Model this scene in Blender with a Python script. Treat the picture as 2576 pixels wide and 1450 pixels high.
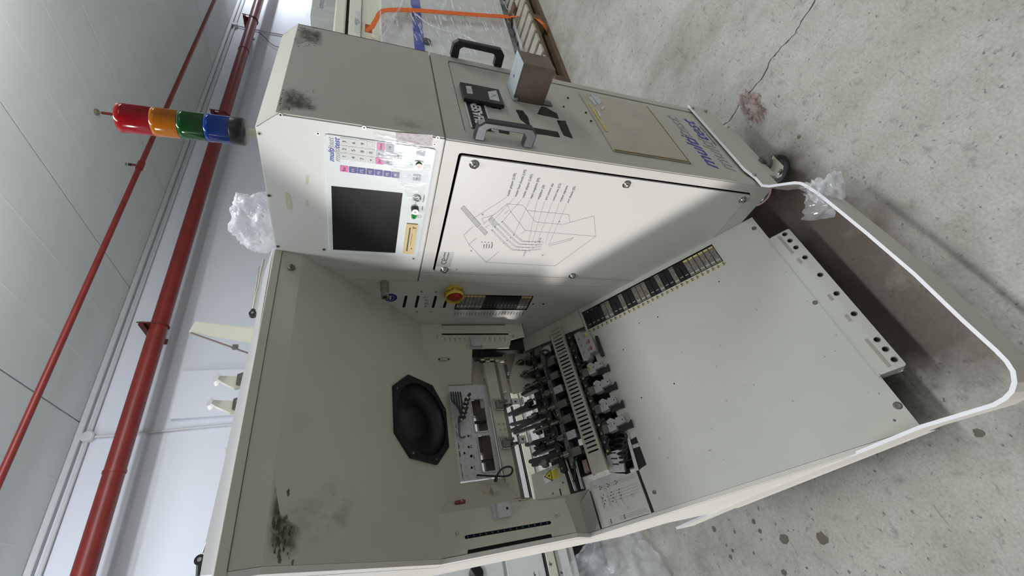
import bpy, bmesh, math, random
from mathutils import Vector, Matrix
from mathutils.geometry import tessellate_polygon
random.seed(7)
SC = bpy.context.scene
for o in list(bpy.data.objects): bpy.data.objects.remove(o)
COL = SC.collection

# ------------------------------------------------------------------ camera
CAM = Vector((-.8647, -.5130, 1.3694)); FOC = 1067.32
def _basis(yaw, pit, rol):
    a, b, c = [math.radians(v) for v in (yaw, pit, rol)]
    fw = Vector((math.cos(b)*math.cos(a), math.cos(b)*math.sin(a), math.sin(b)))
    rt = Vector((math.sin(a), -math.cos(a), 0)); up = rt.cross(fw)
    return fw, rt*math.cos(c)+up*math.sin(c), up*math.cos(c)-rt*math.sin(c)
FW, RT, UP = _basis(50.033, -20.269, 1.557)
cd = bpy.data.cameras.new('camera'); cam = bpy.data.objects.new('camera', cd); COL.objects.link(cam)
# the photograph was taken with the phone turned on its side: picture-left is up
ix, iy = -UP, RT            # image right = down in the room, image up = right in the room
M3 = Matrix((ix, iy, -FW)).transposed()
cam.matrix_world = Matrix.Translation(CAM) @ M3.to_4x4()
cd.sensor_fit = 'HORIZONTAL'; cd.sensor_width = 36.0; cd.lens = 36.0*FOC/2576
cd.clip_start = .02; cd.clip_end = 100
SC.camera = cam
def ray(px, py): return FW*FOC + RT*(725-py) - UP*(px-1288)

# ------------------------------------------------------------------ light and exposure
SC.view_settings.view_transform = 'Standard'; SC.view_settings.look = 'None'
SC.view_settings.gamma = 1; SC.view_settings.exposure = .07; SC.view_settings.use_curve_mapping = False
w = bpy.data.worlds.new('world'); SC.world = w; w.use_nodes = True
w.node_tree.nodes['Background'].inputs[0].default_value = (.80, .88, 1, 1)
w.node_tree.nodes['Background'].inputs[1].default_value = .25
def area(name, loc, size, size_y, power, rot=(0, 0, 0), col=(.985, 1, 1)):
    l = bpy.data.lights.new(name, 'AREA'); l.shape = 'RECTANGLE'; l.size = size; l.size_y = size_y
    l.energy = power; l.color = col
    o = bpy.data.objects.new(name, l); COL.objects.link(o); o.location = loc; o.rotation_euler = rot
    o['kind'] = 'structure'
    return o
area('ceiling_or_fill_light', (-.7, .07, 3.6), 3.0, .22, 56)
for _x, _y, _p in ((-1.7, 3.0, 38), (.5, 2.0, 24), (11.6, 1.9, 115)):
    area('ceiling_or_fill_light', (_x, _y, 3.66), 2.8, .14, _p, (math.radians(48), 0, math.radians(-5)), (.86, .92, 1))  # wall lamps out of view; the middle one added to brighten the wall
area('ceiling_or_fill_light', (4.5, -2.5, 3.6), 3.0, .35, 110)  # added fill for the floor on the right
area('ceiling_or_fill_light', (1.6, .4, 3.1), 3.0, .5, 42, (math.radians(162), 0, 0))  # added uplight outside the view, brightens the ceiling
area('ceiling_or_fill_light', (-1.5, -6.5, 3.5), 4.0, .6, 40, (math.radians(35), 0, 0))  # added front fill for the upper panel and other shaded faces
# low bright daylight opening at the far left of the hall
_o = area('doorway_light', (-7.6, 3.78, .40), .8, .5, 38, (0, 0, 0), (1, .972, .96))
_o.rotation_euler = Vector((.912, -.41, 0.0)).to_track_quat('-Z', 'Y').to_euler(); _o.data.spread = math.radians(50)

# ------------------------------------------------------------------ materials
def lin(c):
    return tuple(((v/255)/12.92 if v/255 <= .04045 else ((v/255+.055)/1.055)**2.4) for v in c)
MATS = {}
def mat(name, rgb, rough=.5, metal=0, var=.0, vscale=6, bump=0, bscale=200, alpha=1, trans=0, coat=0, spots=0, emit=None, spec=.5):
    if name in MATS: return MATS[name]
    m = bpy.data.materials.new(name); m.use_nodes = True; nt = m.node_tree; p = nt.nodes['Principled BSDF']
    col = lin(rgb)+(1,)
    p.inputs['Base Color'].default_value = col; p.inputs['Roughness'].default_value = rough; p.inputs['Metallic'].default_value = metal
    p.inputs['Specular IOR Level'].default_value = spec
    if alpha < 1: p.inputs['Alpha'].default_value = alpha
    if trans: p.inputs['Transmission Weight'].default_value = trans
    if coat: p.inputs['Coat Weight'].default_value = coat
    if emit: p.inputs['Emission Color'].default_value = lin(emit[0])+(1,); p.inputs['Emission Strength'].default_value = emit[1]
    tc = nt.nodes.new('ShaderNodeTexCoord')
    last = None
    if var:
        n = nt.nodes.new('ShaderNodeTexNoise'); n.inputs['Scale'].default_value = vscale; n.inputs['Detail'].default_value = 7; n.inputs['Roughness'].default_value = .62
        nt.links.new(tc.outputs['Object'], n.inputs['Vector'])
        r = nt.nodes.new('ShaderNodeMapRange'); r.inputs[1].default_value = .3; r.inputs[2].default_value = .7; r.inputs[3].default_value = 1-var; r.inputs[4].default_value = 1+var*.5
        nt.links.new(n.outputs['Fac'], r.inputs[0])
        mx = nt.nodes.new('ShaderNodeMix'); mx.data_type = 'RGBA'; mx.blend_type = 'MULTIPLY'; mx.inputs[0].default_value = 1
        mx.inputs[6].default_value = col; nt.links.new(r.outputs[0], mx.inputs[7])
        last = mx.outputs[2]
    if spots:
        n2 = nt.nodes.new('ShaderNodeTexNoise'); n2.inputs['Scale'].default_value = vscale*2.3; n2.inputs['Detail'].default_value = 9; n2.inputs['Roughness'].default_value = .7
        nt.links.new(tc.outputs['Object'], n2.inputs['Vector'])
        r2 = nt.nodes.new('ShaderNodeMapRange'); r2.inputs[1].default_value = .60; r2.inputs[2].default_value = .75; r2.inputs[3].default_value = 0; r2.inputs[4].default_value = spots
        nt.links.new(n2.outputs['Fac'], r2.inputs[0])
        mx2 = nt.nodes.new('ShaderNodeMix'); mx2.data_type = 'RGBA'; nt.links.new(r2.outputs[0], mx2.inputs[0])
        if last: nt.links.new(last, mx2.inputs[6])
        else: mx2.inputs[6].default_value = col
        mx2.inputs[7].default_value = tuple(v*.35 for v in col[:3])+(1,)
        last = mx2.outputs[2]
    if last: nt.links.new(last, p.inputs['Base Color'])
    if bump:
        n3 = nt.nodes.new('ShaderNodeTexNoise'); n3.inputs['Scale'].default_value = bscale; n3.inputs['Detail'].default_value = 3
        nt.links.new(tc.outputs['Object'], n3.inputs['Vector'])
        b = nt.nodes.new('ShaderNodeBump'); b.inputs['Strength'].default_value = bump; b.inputs['Distance'].default_value = .002
        nt.links.new(n3.outputs['Fac'], b.inputs['Height']); nt.links.new(b.outputs[0], p.inputs['Normal'])
    MATS[name] = m
    return m
PAINT = mat('beige_grey_paint', (205, 203, 196), .42, var=.035, vscale=4, bump=.06, bscale=500, spots=.05)
PAINTD = mat('dusty_beige_paint', (194, 193, 183), .5, var=.07, vscale=3.5, bump=.06, bscale=500, spots=.10)
DOORP = mat('smooth_door_paint', (212, 211, 206), .38, var=.015, vscale=3, bump=.03, bscale=400)
DECKP = mat('deck_paint', (188, 191, 183), .36, var=.07, vscale=3, bump=.04, bscale=500, spots=.10)
MONP = mat('monitor_panel_paint', (210, 212, 210), .42, var=.02, vscale=4, bump=.05, bscale=500)
BEZEL = mat('membrane_foil', (212, 220, 222), .3, var=.01)
BLACK = mat('black_gap', (10, 10, 10), .7)
BLACKP = mat('black_plastic', (24, 24, 27), .42, bump=.05, bscale=300)
GREYH = mat('grey_black_handle', (44, 44, 50), .38)
GLASSD = mat('dark_screen', (18, 20, 22), .18, spec=.6)
STEEL = mat('steel', (176, 174, 168), .32, 1, var=.1, vscale=20)
ALU = mat('aluminium', (200, 200, 202), .38, .9, var=.12, vscale=60)
ALUM = mat('speckled_aluminium', (190, 190, 192), .5, .35, var=.25, vscale=120)
BRASS = mat('nickel_brass', (170, 165, 140), .35, .9)
RUSTY = mat('tarnished_steel', (132, 116, 104), .55, .35, var=.35, vscale=14, spots=.5)
LITSTEEL = mat('lit_steel', (186, 196, 202), .45, .5, var=.18, vscale=18)
DARKM = mat('dark_machine_metal', (58, 57, 54), .5, .4, var=.3, vscale=30)
MIDM = mat('grey_machine_metal', (112, 112, 108), .5, .4, var=.25, vscale=30)
TAUPE = mat('taupe_plate', (188, 185, 170), .5, var=.06, vscale=8)
WHITEP = mat('white_coat_and_lit_top', (240, 242, 248), .35, var=.03, vscale=20)
BARP = mat('bumper_paint', (198, 196, 186), .42, var=.04, vscale=8)
INK = mat('grey_ink', (96, 96, 98), .6)
INKD = mat('black_ink', (24, 24, 26), .6)
WHITE = mat('white_print', (228, 228, 230), .5)
BLUE = mat('blue_print', (44, 62, 160), .5)
BLUED = mat('blue_key', (34, 48, 130), .4)
PINK = mat('pink_key', (214, 96, 160), .4)
KEYG = mat('grey_key', (196, 200, 196), .4)
KEYB = mat('bluegrey_key', (160, 166, 178), .4)
YELLOW = mat('yellow_plastic', (206, 178, 52), .4)
YELLOWP = mat('yellow_print', (214, 196, 40), .5)
REDB = mat('red_button', (166, 34, 38), .38)
GREEN = mat('green_led', (28, 150, 60), .35)
BLUES = mat('blue_sign', (26, 44, 120), .5)
CREAM = mat('cream_plastic', (196, 190, 160), .5)
FLOPPY = mat('yellowed_plastic', (206, 184, 132), .5)
LABEL = mat('label_foil', (180, 182, 178), .35, .3)
REDPIPE = mat('red_pipe_paint', (128, 40, 34), .36, var=.22, vscale=5, spots=.25)
REDD = mat('dark_red_bracket', (104, 36, 32), .6, var=.2, vscale=10)
WALLM = mat('white_wall_paint', (222, 225, 232), .8, var=.03, vscale=1.2)
CEILM = mat('ceiling_panel_paint', (226, 231, 230), .8, var=.04, vscale=1.5)
CONDM = mat('painted_conduit', (206, 208, 208), .6, var=.06, vscale=10)
WOOD = mat('pallet_wood', (176, 171, 158), .8, var=.25, vscale=12)
WOODD = mat('dark_pallet_wood', (104, 88, 66), .85, var=.3, vscale=12)
ORANGE = mat('orange_webbing', (226, 108, 46), .7, var=.12, vscale=60)
RUBBER = mat('black_rubber', (30, 30, 32), .6)
WHEELG = mat('grey_wheel', (74, 75, 80), .45)
RUBBERP = mat('pinkish_wheel', (150, 120, 122), .6)
CREAMB = mat('cream_machine_paint', (222, 222, 206), .45, var=.03)
WRAPG = mat('pale_machine_paint', (204, 206, 200), .5, var=.03)
POUCH = mat('yellowed_film', (176, 168, 146), .3, var=.12, vscale=14, coat=.3)
TAPE = mat('black_tape', (38, 36, 32), .7, var=.3, vscale=40)
ADH = mat('old_adhesive', (150, 132, 84), .6, var=.2, vscale=30)
DIRT = mat('grime', (112, 108, 94), .7, var=.4, vscale=50)
CONC = None
def film(name, tint, fac, rough=.12):
    m = bpy.data.materials.new(name); m.use_nodes = True; nt = m.node_tree; nt.nodes.clear()
    out = nt.nodes.new('ShaderNodeOutputMaterial'); mix = nt.nodes.new('ShaderNodeMixShader'); tr = nt.nodes.new('ShaderNodeBsdfTransparent')
    p = nt.nodes.new('ShaderNodeBsdfPrincipled'); p.inputs['Base Color'].default_value = lin(tint)+(1,); p.inputs['Roughness'].default_value = rough
    p.inputs['Specular IOR Level'].default_value = .9
    tc = nt.nodes.new('ShaderNodeTexCoord'); n = nt.nodes.new('ShaderNodeTexNoise'); n.inputs['Scale'].default_value = 16; n.inputs['Detail'].default_value = 5
    mp = nt.nodes.new('ShaderNodeMapping'); mp.inputs['Scale'].default_value = (1, 1, .25)
    nt.links.new(tc.outputs['Object'], mp.inputs[0]); nt.links.new(mp.outputs[0], n.inputs['Vector'])
    r = nt.nodes.new('ShaderNodeMapRange'); r.inputs[1].default_value = .35; r.inputs[2].default_value = .75; r.inputs[3].default_value = fac*.35; r.inputs[4].default_value = min(1, fac*1.7)
    nt.links.new(n.outputs['Fac'], r.inputs[0]); nt.links.new(r.outputs[0], mix.inputs[0])
    b = nt.nodes.new('ShaderNodeBump'); b.inputs['Strength'].default_value = .8; b.inputs['Distance'].default_value = .01
    nt.links.new(n.outputs['Fac'], b.inputs['Height']); nt.links.new(b.outputs[0], p.inputs['Normal'])
    nt.links.new(tr.outputs[0], mix.inputs[1]); nt.links.new(p.outputs[0], mix.inputs[2]); nt.links.new(mix.outputs[0], out.inputs[0])
    return m
FILM = film('clear_stretch_film', (236, 238, 246), .22)
FILMT = film('sheer_film', (236, 238, 246), .09)
FILMC = film('thin_clear_film', (240, 242, 250), .27)
FILMW = film('milky_film_and_glints', (236, 238, 248), .62)
def grime(name, rgb, lo, hi, mx):
    m = bpy.data.materials.new(name); m.use_nodes = True; nt = m.node_tree; p = nt.nodes['Principled BSDF']; p.inputs['Base Color'].default_value = lin(rgb)+(1,); p.inputs['Roughness'].default_value = .7
    tc = nt.nodes.new('ShaderNodeTexCoord'); n = nt.nodes.new('ShaderNodeTexNoise'); n.inputs['Scale'].default_value = 75; n.inputs['Detail'].default_value = 8; n.inputs['Roughness'].default_value = .7; n.inputs['Distortion'].default_value = .8
    n2 = nt.nodes.new('ShaderNodeTexNoise'); n2.inputs['Scale'].default_value = 16; n2.inputs['Detail'].default_value = 4
    nt.links.new(tc.outputs['Object'], n.inputs['Vector']); nt.links.new(tc.outputs['Object'], n2.inputs['Vector'])
    a = nt.nodes.new('ShaderNodeMath'); a.operation = 'ADD'; nt.links.new(n.outputs['Fac'], a.inputs[0]); nt.links.new(n2.outputs['Fac'], a.inputs[1])
    r = nt.nodes.new('ShaderNodeMapRange'); r.inputs[1].default_value = lo; r.inputs[2].default_value = hi; r.inputs[3].default_value = 0; r.inputs[4].default_value = mx
    nt.links.new(a.outputs[0], r.inputs[0]); at = nt.nodes.new('ShaderNodeAttribute'); at.attribute_name = 'fade'
    k = nt.nodes.new('ShaderNodeMath'); k.operation = 'MULTIPLY'; nt.links.new(r.outputs[0], k.inputs[0]); nt.links.new(at.outputs['Fac'], k.inputs[1]); nt.links.new(k.outputs[0], p.inputs['Alpha']); return m
GRIME = grime('dark_grime', (72, 68, 56), .86, 1.26, .8); GRIMEL = grime('faint_grime', (100, 94, 78), .9, 1.35, .34)
def lens(name, rgb):
    m = mat(name, rgb, .12, trans=.55, spec=.7); return m
LRED = lens('red_lens', (196, 20, 34)); LORA = lens('orange_lens', (226, 140, 16)); LGRN = lens('green_lens', (22, 104, 40)); LBLU = lens('blue_lens', (14, 78, 190))

# ------------------------------------------------------------------ builders
class Fr:
    def __init__(s, o, ex, ey):
        s.o = Vector(o); s.ex = Vector(ex).normalized(); s.ey = Vector(ey).normalized(); s.ez = s.ex.cross(s.ey)
    def p(s, a, b, h=0): return s.o + s.ex*a + s.ey*b + s.ez*h
    def w(s, px, py, h=0):
        r = ray(px, py); t = (s.o + s.ez*h - CAM).dot(s.ez)/r.dot(s.ez)
        return CAM + r*t
    def u(s, px, py, h=0):
        d = s.w(px, py, h) - s.o
        return (d.dot(s.ex), d.dot(s.ey))
    def us(s, pts, h=0): return [s.u(x, y, h) for x, y in pts]
    def mat(s, a, b, h=0, rot=0):
        c, n = math.cos(rot), math.sin(rot)
        X = s.ex*c + s.ey*n; Y = s.ey*c - s.ex*n; Z = s.ez; P = s.p(a, b, h)
        return Matrix(((X.x, Y.x, Z.x, P.x), (X.y, Y.y, Z.y, P.y), (X.z, Y.z, Z.z, P.z), (0, 0, 0, 1)))
LOCAL = Fr((0, 0, 0), (1, 0, 0), (0, 1, 0))
class MB:
    def __init__(s): s.v = []; s.f = []; s.m = []; s.sm = []; s.mats = []
    def mi(s, m):
        if m not in s.mats: s.mats.append(m)
        return s.mats.index(m)
    def add(s, vs, fs, m, smooth=False):
        o = len(s.v); k = s.mi(m); s.v += [Vector(v) for v in vs]
        for f in fs: s.f.append([i+o for i in f]); s.m.append(k); s.sm.append(smooth)
        return s
    def prism(s, pts, fr, h0, h1, m, holes=(), mh=None):
        loops = [[tuple(p) for p in pts]] + [[tuple(p) for p in h] for h in holes]
        flat = [p for l in loops for p in l]; n = len(flat)
        if not holes and len(pts) <= 4: tris = [list(range(len(pts)))]
        else:
            tris = [list(t) for t in tessellate_polygon([[Vector((p[0], p[1], 0)) for p in l] for l in loops])]
        def ccw(t):
            a = 0
            for i in range(len(t)):
                x0, y0 = flat[t[i]]; x1, y1 = flat[t[(i+1) % len(t)]]; a += x0*y1-x1*y0
            return t if a > 0 else t[::-1]
        tris = [ccw(t) for t in tris]
        vs = [fr.p(a, b, h1) for a, b in flat] + [fr.p(a, b, h0) for a, b in flat]
        fs = list(tris) + [[i+n for i in t[::-1]] for t in tris]
        s.add(vs, fs, m)
        o = 0; base = len(s.v)-2*n
        for li, l in enumerate(loops):
            k = len(l); ar = sum(l[i][0]*l[(i+1) % k][1]-l[(i+1) % k][0]*l[i][1] for i in range(k))
            for i in range(k):
                a, b = base+o+i, base+o+(i+1) % k
                q = [a, a+n, b+n, b]
                if (ar < 0) != (li > 0): q = q[::-1]
                s.f.append(q); s.m.append(s.mi(mh or m) if li else s.mi(m)); s.sm.append(False)
            o += k
        return s
    def fbox(s, fr, a0, a1, b0, b1, h0, h1, m): return s.prism([(a0, b0), (a1, b0), (a1, b1), (a0, b1)], fr, h0, h1, m)
    def box(s, x0, x1, y0, y1, z0, z1, m): return s.prism([(x0, y0), (x1, y0), (x1, y1), (x0, y1)], LOCAL, z0, z1, m)
    def cyl(s, p0, p1, r0, m, n=16, r1=None, cap=True, smooth=True):
        p0, p1 = Vector(p0), Vector(p1); d = (p1-p0).normalized(); a = d.orthogonal().normalized(); b = d.cross(a)
        r1 = r0 if r1 is None else r1
        vs = [p0+(a*math.cos(t)+b*math.sin(t))*r0 for t in [2*math.pi*i/n for i in range(n)]] + [p1+(a*math.cos(t)+b*math.sin(t))*r1 for t in [2*math.pi*i/n for i in range(n)]]
        s.add(vs, [[i, (i+1) % n, n+(i+1) % n, n+i] for i in range(n)], m, smooth)
        if cap: s.add(vs, [list(range(n))[::-1], list(range(n, 2*n))], m)
        return s
    def lathe(s, p0, axis, prof, m, n=24):
        p0 = Vector(p0); d = Vector(axis).normalized(); a = d.orthogonal().normalized(); b = d.cross(a); vs = []
        for r, h in prof: vs += [p0+d*h+(a*math.cos(2*math.pi*i/n)+b*math.sin(2*math.pi*i/n))*r for i in range(n)]
        fs = [[k*n+i, k*n+(i+1) % n, (k+1)*n+(i+1) % n, (k+1)*n+i] for k in range(len(prof)-1) for i in range(n)]
        return s.add(vs, fs, m, True)
    def tube(s, pts, r, m, n=8, sub=0):
        P = [Vector(p) for p in pts]
        if sub:
            Q = []
            for i in range(len(P)-1):
                p0 = P[max(i-1, 0)]; p1 = P[i]; p2 = P[i+1]; p3 = P[min(i+2, len(P)-1)]
                for j in range(sub):
                    t = j/sub; Q.append(.5*((2*p1)+(p2-p0)*t+(2*p0-5*p1+4*p2-p3)*t*t+(3*p1-p0-3*p2+p3)*t**3))
            P = Q+[P[-1]]
        vs = []; up = None
        for i, p in enumerate(P):
            d = (P[min(i+1, len(P)-1)]-P[max(i-1, 0)]).normalized()
            a = d.orthogonal().normalized() if up is None else (up-d*up.dot(d)).normalized()
            up = a; b = d.cross(a)
            vs += [p+(a*math.cos(2*math.pi*k/n)+b*math.sin(2*math.pi*k/n))*r for k in range(n)]
        fs = [[i*n+k, i*n+(k+1) % n, (i+1)*n+(k+1) % n, (i+1)*n+k] for i in range(len(P)-1) for k in range(n)]
        s.add(vs, fs, m, True); s.add(vs, [list(range(n))[::-1], list(range((len(P)-1)*n, len(P)*n))], m)
        return s
    def strip(s, pts, fr, wd, h, m):
        for (a0, b0), (a1, b1) in zip(pts[:-1], pts[1:]):
            dx, dy = a1-a0, b1-b0; L = math.hypot(dx, dy) or 1; nx, ny = -dy/L*wd/2, dx/L*wd/2
            s.add([fr.p(a0-nx, b0-ny, h), fr.p(a1-nx, b1-ny, h), fr.p(a1+nx, b1+ny, h), fr.p(a0+nx, b0+ny, h)], [[0, 1, 2, 3]], m)
        return s
    def text(s, fr, t, a, b, size, m, h=.0006, shear=0, rot=0, bold=0, align='CENTER', ext=.0002, sx=1):
        cu = bpy.data.curves.new('t', 'FONT'); cu.body = t; cu.size = size; cu.shear = shear; cu.offset = bold; cu.align_x = align; cu.align_y = 'CENTER'; cu.extrude = ext; cu.resolution_u = 3
        o = bpy.data.objects.new('t', cu); COL.objects.link(o)
        me = bpy.data.meshes.new_from_object(o, depsgraph=bpy.context.evaluated_depsgraph_get())
        c, n = math.cos(rot), math.sin(rot)
        vs = [fr.p(a+(v.co.x*c*sx-v.co.y*n), b+(v.co.x*n*sx+v.co.y*c), h+v.co.z) for v in me.vertices]
        s.add(vs, [list(p.vertices) for p in me.polygons], m)
        bpy.data.objects.remove(o); bpy.data.curves.remove(cu); bpy.data.meshes.remove(me)
        return s
    def mesh(s, name, off=Vector((0, 0, 0))):
        me = bpy.data.meshes.new(name); me.from_pydata([v-off for v in s.v], [], s.f)
        for m in s.mats: me.materials.append(m)
        me.polygons.foreach_set('material_index', s.m); me.polygons.foreach_set('use_smooth', s.sm); me.update()
        return me
def rrect(a0, a1, b0, b1, r, n=4):
    out = []
    for cx, cy, t0 in ((a1-r, b1-r, 0), (a0+r, b1-r, 90), (a0+r, b0+r, 180), (a1-r, b0+r, 270)):
        for i in range(n+1):
            t = math.radians(t0+90*i/n); out.append((cx+r*math.cos(t), cy+r*math.sin(t)))
    return out
def disc(a, b, r, n=14): return [(a+r*math.cos(2*math.pi*i/n), b+r*math.sin(2*math.pi*i/n)) for i in range(n)]
def slot(p, q, r, n=6):
    (a0, b0), (a1, b1) = p, q; t = math.atan2(b1-b0, a1-a0); out = []
    for i in range(n+1): x = t-math.pi/2+math.pi*i/n; out.append((a1+r*math.cos(x), b1+r*math.sin(x)))
    for i in range(n+1): x = t+math.pi/2+math.pi*i/n; out.append((a0+r*math.cos(x), b0+r*math.sin(x)))
    return out
def inset_round(pts, r, n=3):
    out = []; k = len(pts)
    for i in range(k):
        p, a, b = Vector(pts[i]), Vector(pts[i-1]), Vector(pts[(i+1) % k]); d0 = (a-p).normalized(); d1 = (b-p).normalized()
        s0, s1 = p+d0*r, p+d1*r
        for j in range(n+1):
            t = j/n; q = s0*(1-t)**2+p*2*t*(1-t)+s1*t*t; out.append((q.x, q.y))
    return out
ROOT = {}
def thing(name, label, cat, loc, group=None):
    o = bpy.data.objects.new(name, None); COL.objects.link(o); o.location = loc; o['label'] = label; o['category'] = cat
    o.empty_display_size = .05
    if group: o['group'] = group
    ROOT[o.name] = Vector(loc); return o
def base_of(o):
    while o.parent: o = o.parent
    return Vector(o.location)
def part(name, mb, parent, label=None, kind=None, bev=0, seg=2):
    off = base_of(parent); o = bpy.data.objects.new(name, mb.mesh(name, off)); COL.objects.link(o); o.parent = parent
    if label: o['label'] = label
    if kind: o['kind'] = kind
    if bev:
        md = o.modifiers.new('bevel', 'BEVEL'); md.width = bev; md.segments = seg; md.limit_method = 'ANGLE'; md.angle_limit = math.radians(40)
    return o
def grime_patch(fr, pts, m, parent, core=.5):
    # irregular dirt stain that thins out towards its rim
    cx = sum(p[0] for p in pts)/len(pts); cy = sum(p[1] for p in pts)/len(pts); ring = []
    for i, p in enumerate(pts):
        q = pts[(i+1) % len(pts)]
        for j in range(5): t = j/5; ring.append((p[0]+(q[0]-p[0])*t, p[1]+(q[1]-p[1])*t))
    n = len(ring); vs = [fr.p(cx, cy, .0004)]; fade = [1.0]
    for s, f in ((core, 1.0), (1, 0.0)):
        for a, b in ring: vs.append(fr.p(cx+(a-cx)*s, cy+(b-cy)*s, .0004)); fade.append(f)
    fs = [[0, 1+i, 1+(i+1) % n] for i in range(n)]+[[1+i, 1+n+i, 1+n+(i+1) % n, 1+(i+1) % n] for i in range(n)]
    mb = MB(); mb.add(vs, fs, m); o = part('grime_patch', mb, parent)
    at = o.data.attributes.new('fade', 'FLOAT', 'POINT'); at.data.foreach_set('value', fade); return o
def inst(name, me, parent, M, label=None):
    o = bpy.data.objects.new(name, me); COL.objects.link(o); o.parent = parent
    o.matrix_local = Matrix.Translation(-base_of(parent)) @ M
    if label: o['label'] = label
    return o
def single(name, mb, loc, label, cat, group=None, kind=None, bev=0):
    loc = Vector(loc); o = bpy.data.objects.new(name, mb.mesh(name, loc)); COL.objects.link(o); o.location = loc
    o['label'] = label; o['category'] = cat
    if group: o['group'] = group
    if kind: o['kind'] = kind
    if bev:
        md = o.modifiers.new('bevel', 'BEVEL'); md.width = bev; md.segments = 2
    return o
def struct(name, mb, parent=None, bev=0):
    o = bpy.data.objects.new(name, mb.mesh(name, base_of(parent) if parent else Vector((0, 0, 0)))); COL.objects.link(o)
    if parent: o.parent = parent
    else: o['kind'] = 'structure'
    if bev:
        md = o.modifiers.new('bevel', 'BEVEL'); md.width = bev; md.segments = 2
    return o

# ------------------------------------------------------------------ reference frames of the machine
W, XL = .4414, -.714
F = Fr((0, 0, 0), (0, -1, 0), (0, 0, 1))            # inner cheek of the tower, faces -x   (a = -y, b = z)
G = Fr((0, 0, 0), (1, 0, 0), (0, 0, 1))             # tower front, faces -y                (a = x,  b = z)
DA = math.radians(39.093)
D = Fr((0, .1208, .1487), (1, 0, 0), (0, math.cos(DA), math.sin(DA)))     # sloping deck
PV = Vector((0, .401-.7277, 1.5034-1.1486)).normalized()
P1 = Fr((0, .401, 1.5034), (1, 0, 0), PV)           # overhanging upper panel
P2 = Fr((0, .401, 1.5034), (1, 0, 0), (0, -.010, .0622))
B = Fr((0, .7285, 0), (1, 0, 0), (0, 0, 1))         # fronts of the two sensor boxes
I = Fr((0, .808, 0), (1, 0, 0), (0, 0, 1))          # recessed back plate
L = Fr((XL, 0, 0), (0, -1, 0), (0, 0, 1))           # left side wall
FLOOR = Fr((0, 0, 0), (1, 0, 0), (0, 1, 0))

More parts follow.
